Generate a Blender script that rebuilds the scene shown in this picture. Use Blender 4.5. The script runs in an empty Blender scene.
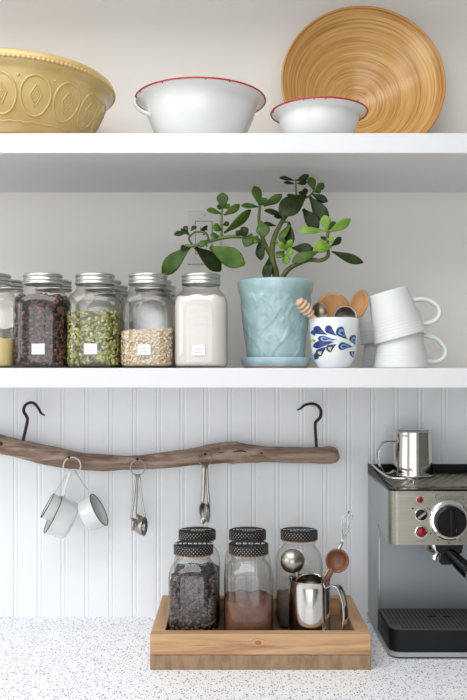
import bpy, math, random
import numpy as np
from mathutils import Vector, Matrix, Euler

random.seed(7)
rng = np.random.default_rng(7)
PI = math.pi
scene = bpy.context.scene
COL = scene.collection

# ------------------------------------------------------------------ camera
F, CX, HOR = 800.0, 233.5, 372.0          # focal length and horizon in pixels of the 467x700 frame
DW = 1.705                                # camera to wall
EYE = 1.42
def W(px, py, D):
    """point seen at a pixel, D metres in front of the lens (wall is the plane y = 0)"""
    return Vector(((px - CX) / F * D, D - DW, EYE - (py - HOR) / F * D))

cam_data = bpy.data.cameras.new('camera')
cam = bpy.data.objects.new('camera', cam_data)
COL.objects.link(cam)
cam.location = (0, -DW, EYE)
cam.rotation_euler = (PI / 2, 0, 0)
cam_data.sensor_fit = 'AUTO'
cam_data.sensor_width = 36
cam_data.lens = F / 700 * 36
cam_data.shift_y = 22 / 700
cam_data.clip_start = 0.02
scene.camera = cam

# ------------------------------------------------------------------ light
world = bpy.data.worlds.new('world')
scene.world = world
world.use_nodes = True
world.node_tree.nodes['Background'].inputs[0].default_value = (0.86, 0.93, 1.0, 1)
world.node_tree.nodes['Background'].inputs[1].default_value = 1.0

def area(name, loc, rot, sx, sy, power, col=(1, 1, 1)):
    d = bpy.data.lights.new(name, 'AREA')
    d.shape = 'RECTANGLE'; d.size = sx; d.size_y = sy; d.energy = power; d.color = col
    o = bpy.data.objects.new(name, d); COL.objects.link(o)
    o.location = loc; o.rotation_euler = rot
    return o
ROOM = dict(x0=-2.1, x1=2.0, y0=-3.6, h=2.5)
# daylight through the two windows (left wall and the wall behind the camera)
area('window_daylight', (ROOM['x0'] - 0.06, -1.75, 1.62), (0, -PI / 2, 0), 1.36, 1.7, 20, (0.93, 0.97, 1.0))
area('window_daylight', (-0.35, ROOM['y0'] - 0.06, 1.17), (PI / 2, 0, 0), 2.5, 2.14, 34, (0.95, 0.975, 1.0))

area('skylight_daylight', (-0.5, -1.25, ROOM['h'] - 0.01), (0, 0, 0), 1.8, 1.2, 27, (0.97, 0.985, 1.0))

scene.view_settings.view_transform = 'Standard'
scene.view_settings.look = 'None'
scene.view_settings.gamma = 1
scene.view_settings.use_curve_mapping = False
scene.view_settings.exposure = -0.20
scene.cycles.max_bounces = 10
scene.cycles.diffuse_bounces = 6
scene.cycles.glossy_bounces = 5
scene.cycles.transmission_bounces = 8
scene.cycles.transparent_max_bounces = 32
scene.cycles.use_denoising = True
scene.cycles.caustics_reflective = False
scene.cycles.caustics_refractive = False

# ------------------------------------------------------------------ materials
def lin(c):
    def f(v):
        v /= 255.0
        return v / 12.92 if v <= 0.04045 else ((v + 0.055) / 1.055) ** 2.4
    return (f(c[0]), f(c[1]), f(c[2]), 1.0)

def new_mat(name):
    m = bpy.data.materials.new(name)
    m.use_nodes = True
    nt = m.node_tree
    return m, nt, nt.nodes['Principled BSDF']

def setp(b, **kw):
    names = dict(rough='Roughness', metal='Metallic', spec='Specular IOR Level', coat='Coat Weight', coat_rough='Coat Roughness',
                 sss='Subsurface Weight', trans='Transmission Weight', ior='IOR', sheen='Sheen Weight', alpha='Alpha', aniso='Anisotropic')
    for k, v in kw.items():
        b.inputs[names[k]].default_value = v

def plain(name, rgb, rough=0.5, metal=0.0, spec=0.5, coat=0.0, bump=None, vary=None):
    """bump=(scale, strength, distance), vary=(scale, other rgb, amount)"""
    m, nt, b = new_mat(name)
    b.inputs['Base Color'].default_value = lin(rgb)
    setp(b, rough=rough, metal=metal, spec=spec, coat=coat)
    if bump or vary:
        tc = nt.nodes.new('ShaderNodeTexCoord')
    if bump:
        n = nt.nodes.new('ShaderNodeTexNoise'); n.inputs['Scale'].default_value = bump[0]; n.inputs['Detail'].default_value = 4
        nt.links.new(tc.outputs['Object'], n.inputs['Vector'])
        bp = nt.nodes.new('ShaderNodeBump'); bp.inputs['Strength'].default_value = bump[1]; bp.inputs['Distance'].default_value = bump[2]
        nt.links.new(n.outputs['Fac'], bp.inputs['Height']); nt.links.new(bp.outputs['Normal'], b.inputs['Normal'])
    if vary:
        n = nt.nodes.new('ShaderNodeTexNoise'); n.inputs['Scale'].default_value = vary[0]; n.inputs['Detail'].default_value = 3
        nt.links.new(tc.outputs['Object'], n.inputs['Vector'])
        r = nt.nodes.new('ShaderNodeValToRGB')
        r.color_ramp.elements[0].position = 0.35; r.color_ramp.elements[0].color = lin(rgb)
        r.color_ramp.elements[1].position = 0.35 + 0.4 * vary[2]; r.color_ramp.elements[1].color = lin(vary[1])
        nt.links.new(n.outputs['Fac'], r.inputs['Fac']); nt.links.new(r.outputs['Color'], b.inputs['Base Color'])
    return m

def ramp_mat(name, stops, scale, stretch=(1, 1, 1), rough=0.6, bump=0.0, bump_dist=0.001, detail=6, distort=0.0, spec=0.4, kind='noise', coat=0.0):
    m, nt, b = new_mat(name)
    setp(b, rough=rough, spec=spec, coat=coat)
    tc = nt.nodes.new('ShaderNodeTexCoord'); mp = nt.nodes.new('ShaderNodeMapping')
    mp.inputs['Scale'].default_value = stretch
    nt.links.new(tc.outputs['Object'], mp.inputs['Vector'])
    n = nt.nodes.new('ShaderNodeTexNoise')
    n.inputs['Scale'].default_value = scale; n.inputs['Detail'].default_value = detail; n.inputs['Distortion'].default_value = distort
    n.inputs['Roughness'].default_value = 0.62
    nt.links.new(mp.outputs['Vector'], n.inputs['Vector'])
    r = nt.nodes.new('ShaderNodeValToRGB')
    el = r.color_ramp.elements
    while len(el) < len(stops): el.new(0.5)
    for e, (p, c) in zip(el, stops):
        e.position = p; e.color = lin(c)
    nt.links.new(n.outputs['Fac'], r.inputs['Fac']); nt.links.new(r.outputs['Color'], b.inputs['Base Color'])
    if bump:
        bp = nt.nodes.new('ShaderNodeBump'); bp.inputs['Strength'].default_value = bump; bp.inputs['Distance'].default_value = bump_dist
        nt.links.new(n.outputs['Fac'], bp.inputs['Height']); nt.links.new(bp.outputs['Normal'], b.inputs['Normal'])
    return m

def glass_mat(name, tint=(254, 254, 253), edge=(212, 211, 204), refl=0.075):
    """thin clear glass: see-through, mirror-like at grazing angles, greyer where the wall is seen edge on"""
    m, nt, b = new_mat(name)
    nt.nodes.remove(b)
    out = nt.nodes['Material Output']
    lw = nt.nodes.new('ShaderNodeLayerWeight'); lw.inputs['Blend'].default_value = 0.5
    p1 = nt.nodes.new('ShaderNodeMath'); p1.operation = 'POWER'; p1.inputs[1].default_value = 4.0
    nt.links.new(lw.outputs['Facing'], p1.inputs[0])
    ma = nt.nodes.new('ShaderNodeMath'); ma.operation = 'MULTIPLY_ADD'; ma.inputs[1].default_value = 0.55; ma.inputs[2].default_value = refl
    nt.links.new(p1.outputs[0], ma.inputs[0])
    p2 = nt.nodes.new('ShaderNodeMath'); p2.operation = 'POWER'; p2.inputs[1].default_value = 3.0
    nt.links.new(lw.outputs['Facing'], p2.inputs[0])
    mx = nt.nodes.new('ShaderNodeMix'); mx.data_type = 'RGBA'
    mx.inputs['A'].default_value = lin(tint); mx.inputs['B'].default_value = lin(edge)
    nt.links.new(p2.outputs[0], mx.inputs['Factor'])
    tr = nt.nodes.new('ShaderNodeBsdfTransparent'); gl = nt.nodes.new('ShaderNodeBsdfGlossy'); gl.inputs['Roughness'].default_value = 0.09
    nt.links.new(mx.outputs['Result'], tr.inputs['Color'])
    tc = nt.nodes.new('ShaderNodeTexCoord'); n = nt.nodes.new('ShaderNodeTexNoise'); n.inputs['Scale'].default_value = 16; n.inputs['Detail'].default_value = 1
    nt.links.new(tc.outputs['Object'], n.inputs['Vector'])
    bp = nt.nodes.new('ShaderNodeBump'); bp.inputs['Strength'].default_value = 0.3; bp.inputs['Distance'].default_value = 0.004
    nt.links.new(n.outputs['Fac'], bp.inputs['Height']); nt.links.new(bp.outputs['Normal'], gl.inputs['Normal'])
    ms = nt.nodes.new('ShaderNodeMixShader')
    nt.links.new(ma.outputs[0], ms.inputs[0]); nt.links.new(tr.outputs[0], ms.inputs[1]); nt.links.new(gl.outputs[0], ms.inputs[2])
    nt.links.new(ms.outputs[0], out.inputs['Surface'])
    return m

def island_mat(name, stops, rough=0.6, spec=0.3):
    """each loose piece takes a colour of its own from the ramp"""
    m, nt, b = new_mat(name)
    setp(b, rough=rough, spec=spec)
    g = nt.nodes.new('ShaderNodeNewGeometry'); r = nt.nodes.new('ShaderNodeValToRGB')
    el = r.color_ramp.elements
    while len(el) < len(stops): el.new(0.5)
    for e, (p, c) in zip(el, stops):
        e.position = p; e.color = lin(c)
    nt.links.new(g.outputs['Random Per Island'], r.inputs['Fac']); nt.links.new(r.outputs['Color'], b.inputs['Base Color'])
    return m

def terrazzo():
    m, nt, b = new_mat('white_speckled_laminate')
    setp(b, rough=0.38, spec=0.4)
    tc = nt.nodes.new('ShaderNodeTexCoord')
    col = lin((249, 249, 251))
    prev = None
    for sc, off, thr, prob, c in ((210, 0.0, 0.30, 0.34, (128, 130, 190)), (300, 3.3, 0.32, 0.36, (160, 162, 186)),
                                  (190, 7.1, 0.28, 0.22, (84, 84, 160)), (260, 11.7, 0.30, 0.16, (186, 176, 160))):
        mp = nt.nodes.new('ShaderNodeMapping'); mp.inputs['Location'].default_value = (off, off * 0.7, off * 0.3)
        mp.inputs['Scale'].default_value = (1, 0.8, 1)
        nt.links.new(tc.outputs['Object'], mp.inputs['Vector'])
        v = nt.nodes.new('ShaderNodeTexVoronoi'); v.inputs['Scale'].default_value = sc
        nt.links.new(mp.outputs['Vector'], v.inputs['Vector'])
        lt = nt.nodes.new('ShaderNodeMath'); lt.operation = 'LESS_THAN'; lt.inputs[1].default_value = thr
        nt.links.new(v.outputs['Distance'], lt.inputs[0])
        sp = nt.nodes.new('ShaderNodeSeparateColor'); nt.links.new(v.outputs['Color'], sp.inputs[0])
        pr = nt.nodes.new('ShaderNodeMath'); pr.operation = 'LESS_THAN'; pr.inputs[1].default_value = prob
        nt.links.new(sp.outputs[0], pr.inputs[0])
        mu = nt.nodes.new('ShaderNodeMath'); mu.operation = 'MULTIPLY'
        nt.links.new(lt.outputs[0], mu.inputs[0]); nt.links.new(pr.outputs[0], mu.inputs[1])
        mx = nt.nodes.new('ShaderNodeMix'); mx.data_type = 'RGBA'
        mx.inputs['B'].default_value = lin(c)
        nt.links.new(mu.outputs[0], mx.inputs['Factor'])
        if prev is None: mx.inputs['A'].default_value = col
        else: nt.links.new(prev, mx.inputs['A'])
        prev = mx.outputs['Result']
    nt.links.new(prev, b.inputs['Base Color'])
    return m

def bamboo_mat():
    """concentric wound bamboo strips: rings about the dish axis (object z), broken by noise"""
    m, nt, b = new_mat('wound_bamboo')
    setp(b, rough=0.24, spec=0.5)
    tc = nt.nodes.new('ShaderNodeTexCoord')
    sx = nt.nodes.new('ShaderNodeSeparateXYZ'); nt.links.new(tc.outputs['Object'], sx.inputs[0])
    def math_(op, a, bb, cval=None):
        n = nt.nodes.new('ShaderNodeMath'); n.operation = op
        for i, q in enumerate((a, bb)):
            if q is None: continue
            if isinstance(q, (int, float)): n.inputs[i].default_value = q
            else: nt.links.new(q, n.inputs[i])
        return n.outputs[0]
    x, y = sx.outputs[0], sx.outputs[1]
    rad = math_('SQRT', math_('ADD', math_('MULTIPLY', x, x), math_('MULTIPLY', y, y)), None)
    ang = math_('ARCTAN2', y, x)
    def ring(rs, as_, det):
        cb = nt.nodes.new('ShaderNodeCombineXYZ')
        nt.links.new(math_('MULTIPLY', rad, rs), cb.inputs[0])
        nt.links.new(math_('MULTIPLY', math_('SINE', ang, None), as_), cb.inputs[1])
        nt.links.new(math_('MULTIPLY', math_('COSINE', ang, None), as_), cb.inputs[2])
        n = nt.nodes.new('ShaderNodeTexNoise'); n.inputs['Scale'].default_value = 1; n.inputs['Detail'].default_value = det
        n.inputs['Roughness'].default_value = 0.7
        nt.links.new(cb.outputs[0], n.inputs['Vector'])
        return n.outputs['Fac']
    n1 = ring(330, 0.7, 3); n2 = ring(90, 0.35, 2)
    f = math_('ADD', math_('MULTIPLY', n1, 0.65), math_('MULTIPLY', n2, 0.35))
    r = nt.nodes.new('ShaderNodeValToRGB')
    el = r.color_ramp.elements
    for _ in range(3): el.new(0.5)
    for e, (p, c) in zip(el, ((0.30, (134, 92, 44)), (0.42, (180, 134, 74)), (0.50, (200, 156, 94)), (0.58, (212, 170, 110)), (0.70, (224, 190, 136)))):
        e.position = p; e.color = lin(c)
    nt.links.new(f, r.inputs['Fac']); nt.links.new(r.outputs['Color'], b.inputs['Base Color'])
    bp = nt.nodes.new('ShaderNodeBump'); bp.inputs['Strength'].default_value = 0.25; bp.inputs['Distance'].default_value = 0.001
    nt.links.new(f, bp.inputs['Height']); nt.links.new(bp.outputs['Normal'], b.inputs['Normal'])
    return m

def knit_mat():
    """black cap band printed with a fine grid of small pale diamonds"""
    m, nt, b = new_mat('black_dotted_cap')
    setp(b, rough=0.45, spec=0.4)
    tc = nt.nodes.new('ShaderNodeTexCoord')
    sx = nt.nodes.new('ShaderNodeSeparateXYZ'); nt.links.new(tc.outputs['Object'], sx.inputs[0])
    def mt(op, a, bb=None):
        n = nt.nodes.new('ShaderNodeMath'); n.operation = op
        for i, q in enumerate((a, bb)):
            if q is None: continue
            if isinstance(q, (int, float)): n.inputs[i].default_value = q
            else: nt.links.new(q, n.inputs[i])
        return n.outputs[0]
    ang = mt('ARCTAN2', sx.outputs[1], sx.outputs[0])
    u = mt('MULTIPLY', ang, 34.0); v = mt('MULTIPLY', sx.outputs[2], 880.0)
    s1 = mt('SINE', mt('ADD', u, v)); s2 = mt('SINE', mt('SUBTRACT', u, v))
    fac = mt('GREATER_THAN', mt('ADD', s1, s2), 1.15)
    mx = nt.nodes.new('ShaderNodeMix'); mx.data_type = 'RGBA'
    mx.inputs['A'].default_value = lin((17, 16, 17)); mx.inputs['B'].default_value = lin((150, 139, 130))
    nt.links.new(fac, mx.inputs['Factor']); nt.links.new(mx.outputs['Result'], b.inputs['Base Color'])
    return m

M = {}
M['paint'] = plain('white_wall_paint', (230, 226, 220), 0.7, bump=(40, 0.06, 0.002))
M['panel'] = plain('white_beadboard_paint', (242, 244, 246), 0.5)
M['shelf'] = plain('white_shelf_gloss_paint', (219, 219, 222), 0.4)
M['ceiling'] = plain('ceiling_paint', (228, 228, 226), 0.8)
M['room'] = plain('room_wall_paint', (230, 228, 224), 0.8)
M['room_dark'] = plain('grey_green_wall_paint', (112, 116, 108), 0.8)
M['floor'] = ramp_mat('pale_limed_floor', [(0.3, (214, 204, 192)), (0.6, (232, 224, 214))], 6, (1, 8, 1), 0.5)
M['counter'] = terrazzo()
M['plate'] = plain('outlet_plastic', (218, 215, 211), 0.5)
M['outlet_dark'] = plain('outlet_gap', (150, 147, 143), 0.6)
M['yellow'] = plain('yellow_stoneware_glaze', (208, 182, 122), 0.28, coat=0.5, vary=(22, (196, 164, 98), 0.9))
M['enamel'] = plain('white_enamel', (222, 224, 223), 0.2, coat=0.3)
M['red'] = plain('red_enamel_rim', (176, 38, 46), 0.25, coat=0.3)
M['bamboo'] = bamboo_mat()
M['bamboo_edge'] = plain('bamboo_edge', (196, 138, 72), 0.4)
M['glass'] = glass_mat('jar_glass')
M['zinc'] = plain('brushed_zinc_lid', (204, 204, 202), 0.36, 1.0, bump=(300, 0.08, 0.0005))
M['label'] = plain('white_paper_sticker', (228, 228, 228), 0.6)
M['ink'] = plain('pale_ink', (168, 170, 190), 0.7)
M['raisin'] = island_mat('raisin_skin', [(0, (44, 26, 25)), (0.5, (74, 46, 42)), (0.8, (104, 64, 56)), (1, (132, 84, 72))], 0.5, 0.4)
M['raisin_core'] = plain('raisin_mass', (36, 22, 20), 0.8)
M['pepita'] = island_mat('pumpkin_seed', [(0, (110, 108, 62)), (0.35, (146, 144, 82)), (0.7, (172, 170, 94)), (1, (202, 200, 126))], 0.5, 0.3)
M['pepita_core'] = plain('seed_mass', (88, 84, 48), 0.8)
M['oat'] = island_mat('oat_flake', [(0, (196, 164, 126)), (0.2, (222, 202, 172)), (1, (240, 226, 204))], 0.8, 0.2)
M['oat_core'] = plain('oat_mass', (214, 190, 158), 0.9)
M['sugar'] = plain('white_flour', (222, 216, 212), 0.9, bump=(160, 0.4, 0.002))
M['cream'] = plain('cornmeal', (226, 202, 146), 0.9, bump=(200, 0.3, 0.002))
M['brownfill'] = plain('brown_grain', (132, 98, 72), 0.9, vary=(160, (92, 66, 48), 0.5), bump=(200, 0.5, 0.003))
M['redfill'] = plain('russet_grain', (122, 78, 58), 0.9, vary=(170, (84, 52, 40), 0.5), bump=(200, 0.5, 0.003))
M['bean'] = island_mat('roasted_bean', [(0, (46, 35, 34)), (0.5, (68, 51, 48)), (1, (98, 76, 70))], 0.35, 0.5)
M['bean_core'] = plain('bean_mass', (24, 17, 15), 0.8)
M['cocoa'] = ramp_mat('cocoa_powder', [(0.3, (86, 52, 34)), (0.6, (112, 72, 50)), (0.8, (130, 88, 66))], 45, (1, 1, 1), 0.9, bump=0.4)
M['dregs'] = ramp_mat('grey_brown_grounds', [(0.3, (92, 82, 72)), (0.7, (126, 114, 100))], 60, (1, 1, 1), 0.9, bump=0.4)
M['cap'] = plain('black_cap_top', (20, 19, 22), 0.6, spec=0.2)
M['knit'] = knit_mat()
M['chalk'] = plain('chalk', (228, 228, 228), 0.9)
M['pot'] = None
M['terracotta'] = plain('bare_terracotta', (176, 118, 92), 0.9)
M['soil'] = plain('potting_soil', (54, 40, 30), 0.95, bump=(120, 1.0, 0.01))
M['stem'] = ramp_mat('jade_stem', [(0.35, (62, 62, 34)), (0.55, (92, 98, 50)), (0.75, (108, 116, 62))], 60, (1, 1, 0.4), 0.6, bump=0.3)
M['stem_green'] = plain('green_stem', (88, 108, 46), 0.5)
M['leaf_dark'] = plain('jade_leaf_dark', (30, 42, 16), 0.32, spec=0.25, vary=(50, (44, 60, 22), 0.8))
M['leaf_mid'] = plain('jade_leaf', (52, 78, 22), 0.32, spec=0.25, vary=(50, (76, 104, 36), 0.8))
M['leaf_light'] = plain('jade_leaf_young', (98, 136, 42), 0.32, spec=0.25, vary=(50, (128, 162, 64), 0.8))
M['ceramic'] = plain('white_glazed_ceramic', (224, 227, 228), 0.2, coat=0.3)
M['mug'] = plain('matt_white_stoneware', (214, 215, 215), 0.45)
M['navy'] = plain('navy_brush_paint', (36, 44, 118), 0.3)
M['teal'] = plain('teal_brush_paint', (22, 74, 104), 0.3)
M['blue'] = plain('light_blue_brush_paint', (128, 158, 204), 0.3)
M['lime'] = plain('lime_brush_paint', (190, 194, 52), 0.3)
M['pale_wood'] = ramp_mat('pale_beech', [(0.3, (206, 172, 142)), (0.7, (230, 202, 176))], 30, (1, 1, 0.2), 0.5)
M['warm_wood'] = ramp_mat('warm_cherry_wood', [(0.3, (146, 98, 54)), (0.5, (174, 124, 76)), (0.75, (198, 152, 104))], 28, (1, 1, 0.25), 0.45, distort=0.6)
M['red_wood'] = ramp_mat('reddish_wood', [(0.3, (100, 62, 44)), (0.55, (130, 86, 64)), (0.8, (154, 106, 82))], 30, (1, 1, 0.3), 0.45, distort=0.5)
M['steel'] = plain('polished_steel', (206, 204, 200), 0.10, 1.0)
M['steel_soft'] = plain('satin_steel', (170, 166, 158), 0.28, 1.0)
M['steel_old'] = plain('tarnished_steel', (120, 106, 90), 0.3, 1.0, vary=(60, (168, 156, 140), 0.8))
M['rust'] = plain('rusty_iron', (60, 42, 34), 0.65, 0.4, bump=(300, 0.5, 0.002))
M['drift'] = ramp_mat('driftwood', [(0.30, (82, 64, 54)), (0.43, (134, 110, 94)), (0.55, (166, 143, 126)), (0.74, (196, 178, 162))], 55, (0.16, 1, 1), 0.85, bump=1.0, bump_dist=0.008, distort=1.0, detail=9)
M['tray'] = ramp_mat('reclaimed_pine', [(0.24, (128, 88, 58)), (0.40, (180, 138, 100)), (0.56, (200, 162, 122)), (0.8, (214, 182, 146))], 22, (0.14, 1.6, 1.6), 0.6, bump=0.3, bump_dist=0.002, distort=1.2)
M['tray_side'] = ramp_mat('reclaimed_pine_side', [(0.24, (130, 92, 60)), (0.42, (180, 140, 102)), (0.6, (198, 162, 122)), (0.8, (212, 180, 144))], 22, (1.6, 0.14, 1.6), 0.6, bump=0.3, bump_dist=0.002, distort=1.2)
M['tray_base'] = ramp_mat('rough_sawn_board', [(0.3, (128, 104, 80)), (0.5, (150, 124, 97)), (0.75, (170, 143, 112))], 60, (1.3, 1.0, 0.5), 0.85, bump=0.6, bump_dist=0.002)
M['knot'] = plain('dark_knot', (158, 112, 74), 0.7)
M['crack'] = plain('dark_crack', (70, 44, 30), 0.9)
M['mach_side'] = plain('grey_machine_side', (168, 172, 176), 0.42, 0.4)
M['mach_front'] = ramp_mat('brushed_front_steel', [(0.3, (142, 139, 128)), (0.7, (154, 151, 140))], 260, (0.02, 1, 1), 0.36, spec=0.5)
M['mach_front'].node_tree.nodes['Principled BSDF'].inputs['Metallic'].default_value = 0.9
M['mach_back'] = plain('cavity_steel', (140, 145, 149), 0.34, 0.6)
M['black'] = plain('black_plastic', (18, 18, 19), 0.45, spec=0.25)
M['black_gloss'] = plain('glossy_black_plastic', (9, 9, 10), 0.18, spec=0.3)
M['grid'] = plain('charcoal_drip_grid', (66, 66, 66), 0.5)
M['hole'] = plain('dark_slot', (10, 10, 10), 0.8)
M['lamp_red'] = plain('red_indicator_plastic', (128, 6, 14), 0.2, spec=0.4)
M['chrome'] = plain('chrome', (226, 226, 226), 0.06, 1.0)
M['letter'] = plain('raised_lettering', (112, 109, 100), 0.4, 0.5)
M['print'] = plain('grey_panel_print', (120, 116, 104), 0.6)

def pot_mat():
    m, nt, b = new_mat('blue_glazed_pot')
    b.inputs['Base Color'].default_value = lin((152, 184, 188)); setp(b, rough=0.3, coat=0.3)
    tc = nt.nodes.new('ShaderNodeTexCoord')
    n = nt.nodes.new('ShaderNodeTexNoise'); n.inputs['Scale'].default_value = 30; n.inputs['Detail'].default_value = 3
    nt.links.new(tc.outputs['Object'], n.inputs['Vector'])
    r = nt.nodes.new('ShaderNodeValToRGB')
    r.color_ramp.elements[0].position = 0.35; r.color_ramp.elements[0].color = lin((142, 171, 176))
    r.color_ramp.elements[1].position = 0.7; r.color_ramp.elements[1].color = lin((170, 195, 198))
    nt.links.new(n.outputs['Fac'], r.inputs['Fac']); nt.links.new(r.outputs['Color'], b.inputs['Base Color'])
    return m
M['pot'] = pot_mat()

# ------------------------------------------------------------------ mesh helpers
class MB:
    def __init__(self): self.v = []; self.f = []; self.m = []
    def add(self, v, f, mi=0):
        n = len(self.v)
        self.v.extend(tuple(p) for p in v)
        self.f.extend(tuple(i + n for i in q) for q in f)
        self.m.extend([mi] * len(f))
        return self
    def box(self, x0, x1, y0, y1, z0, z1, mi=0):
        v = [(x0, y0, z0), (x1, y0, z0), (x1, y1, z0), (x0, y1, z0), (x0, y0, z1), (x1, y0, z1), (x1, y1, z1), (x0, y1, z1)]
        f = [(0, 3, 2, 1), (4, 5, 6, 7), (0, 1, 5, 4), (1, 2, 6, 5), (2, 3, 7, 6), (3, 0, 4, 7)]
        return self.add(v, f, mi)
    def lathe(self, prof, seg=48, mi=0, sq=None, close_top=False, close_bot=False, rfun=None):
        """prof: (r, z) or (r, z, squareness exponent)"""
        n0 = len(self.v); rows = []
        for p in prof:
            r, z = p[0], p[1]; e = p[2] if len(p) > 2 else 2.0
            row = []
            for k in range(seg):
                a = 2 * PI * k / seg
                c, s = math.cos(a), math.sin(a)
                q = r / ((abs(c) ** e + abs(s) ** e) ** (1 / e)) if e != 2 else r
                if rfun: q = rfun(q, z, a)
                row.append(len(self.v)); self.v.append((q * c, q * s, z))
            rows.append(row)
        for i in range(len(rows) - 1):
            A, B = rows[i], rows[i + 1]
            for k in range(seg):
                k2 = (k + 1) % seg
                self.f.append((A[k], A[k2], B[k2], B[k])); self.m.append(mi)
        if close_bot: self.f.append(tuple(reversed(rows[0]))); self.m.append(mi)
        if close_top: self.f.append(tuple(rows[-1])); self.m.append(mi)
        return self
    def tube(self, pts, rad, seg=10, mi=0, closed=False, flat=None, up=None):
        """sweep a round (or flat=(a, b) elliptical) section along pts"""
        P = [Vector(p) for p in pts]; n = len(P)
        R = list(rad) if hasattr(rad, '__len__') else [rad] * n
        T = []
        for i in range(n):
            if closed: t = P[(i + 1) % n] - P[i - 1]
            else: t = P[min(i + 1, n - 1)] - P[max(i - 1, 0)]
            T.append(t.normalized() if t.length > 1e-9 else Vector((0, 0, 1)))
        u = Vector(up) if up else (Vector((0, 0, 1)) if abs(T[0].z) < 0.9 else Vector((0, 1, 0)))
        u = (u - T[0] * u.dot(T[0])).normalized()
        rows = []
        for i in range(n):
            u = (u - T[i] * u.dot(T[i]))
            u = u.normalized() if u.length > 1e-6 else T[i].orthogonal().normalized()
            w = T[i].cross(u)
            fa, fb = flat if flat else (1, 1)
            row = []
            for k in range(seg):
                a = 2 * PI * k / seg
                row.append(len(self.v)); self.v.append(tuple(P[i] + (u * math.cos(a) * fa + w * math.sin(a) * fb) * R[i]))
            rows.append(row)
        rng_ = range(n) if closed else range(n - 1)
        for i in rng_:
            A, B = rows[i], rows[(i + 1) % n]
            for k in range(seg):
                k2 = (k + 1) % seg
                self.f.append((A[k], A[k2], B[k2], B[k])); self.m.append(mi)
        if not closed:
            self.f.append(tuple(reversed(rows[0]))); self.f.append(tuple(rows[-1])); self.m.extend([mi, mi])
        return self
    def prism(self, poly, z0, z1, mi=0, axis='z'):
        """extrude polygon [(a, b)]; axis names the extrusion direction"""
        n = len(poly)
        def mk(a, b, c):
            return {'z': (a, b, c), 'x': (c, a, b), 'y': (a, c, b)}[axis]
        v = [mk(a, b, z0) for a, b in poly] + [mk(a, b, z1) for a, b in poly]
        f = [tuple(reversed(range(n))), tuple(range(n, 2 * n))] + [(i, (i + 1) % n, n + (i + 1) % n, n + i) for i in range(n)]
        return self.add(v, f, mi)
    def xf(self, mat, start=0):
        self.v[start:] = [tuple(mat @ Vector(p)) for p in self.v[start:]]
        return self
    def build(self, name, mats, parent=None, smooth=True, bevel=0.0, recalc=True, angle=None):
        me = bpy.data.meshes.new(name)
        me.from_pydata(self.v, [], self.f)
        mats = mats if isinstance(mats, (list, tuple)) else [mats]
        for m in mats: me.materials.append(m)
        if len(mats) > 1: me.polygons.foreach_set('material_index', self.m)
        if recalc:
            import bmesh
            bm = bmesh.new(); bm.from_mesh(me); bmesh.ops.recalc_face_normals(bm, faces=bm.faces); bm.to_mesh(me); bm.free()
        if smooth: me.polygons.foreach_set('use_smooth', [True] * len(me.polygons))
        me.update()
        if smooth and angle is not None:
            me.set_sharp_from_angle(angle=math.radians(angle))
        o = bpy.data.objects.new(name, me); COL.objects.link(o)
        o.parent = parent
        if bevel:
            b = o.modifiers.new('bevel', 'BEVEL'); b.width = bevel; b.segments = 2; b.limit_method = 'ANGLE'; b.angle_limit = 0.6
        return o

def tag(o, label=None, cat=None, group=None, kind=None):
    if label: o['label'] = label
    if cat: o['category'] = cat
    if group: o['group'] = group
    if kind: o['kind'] = kind
    return o

def thing(name, loc, label, cat, rz=0.0, group=None):
    o = bpy.data.objects.new(name, None); o.empty_display_size = 0.05; COL.objects.link(o)
    o.location = loc; o.rotation_euler = (0, 0, rz)
    return tag(o, label, cat, group)

def spline(pts, n=8, closed=False):
    """Catmull-Rom through pts"""
    P = [Vector(p) for p in pts]; out = []; m = len(P)
    for i in range(m if closed else m - 1):
        p0 = P[i - 1] if (closed or i > 0) else P[0] * 2 - P[1]
        p1 = P[i]; p2 = P[(i + 1) % m]
        p3 = P[(i + 2) % m] if (closed or i + 2 < m) else P[-1] * 2 - P[-2]
        for k in range(n):
            t = k / n
            out.append(0.5 * ((2 * p1) + (p2 - p0) * t + (2 * p0 - 5 * p1 + 4 * p2 - p3) * t * t + (3 * p1 - p0 - 3 * p2 + p3) * t ** 3))
    if not closed: out.append(P[-1])
    return out

def lerp_list(vals, n):
    xs = np.linspace(0, len(vals) - 1, n)
    return list(np.interp(xs, range(len(vals)), vals))

def ico(sub=1):
    import bmesh
    bm = bmesh.new(); bmesh.ops.create_icosphere(bm, subdivisions=sub, radius=1)
    v = np.array([p.co[:] for p in bm.verts]); f = np.array([[q.index for q in p.verts] for p in bm.faces]); bm.free()
    return v, f
ICO1 = ico(1); ICO2 = ico(2)

def rand_rot(n):
    q = rng.normal(size=(n, 4)); q /= np.linalg.norm(q, axis=1)[:, None]
    w, x, y, z = q.T
    return np.stack([1 - 2 * (y * y + z * z), 2 * (x * y - z * w), 2 * (x * z + y * w), 2 * (x * y + z * w), 1 - 2 * (x * x + z * z), 2 * (y * z - x * w),
                     2 * (x * z - y * w), 2 * (y * z + x * w), 1 - 2 * (x * x + y * y)], axis=1).reshape(n, 3, 3)

def pieces(mb, centers, size, base=ICO1, lumps=0.0, mi=0, svar=0.25, rots=None):
    n = len(centers)
    R = rand_rot(n) if rots is None else rots
    V, Fc = base
    for i in range(n):
        s = np.array(size) * (1 + svar * (rng.random() - 0.5) * 2)
        v = V * s
        if lumps: v = v * (1 + lumps * (rng.random((len(V), 1)) - 0.5) * 2)
        v = v @ R[i].T + centers[i]
        mb.add(v.tolist(), Fc.tolist(), mi)

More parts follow.
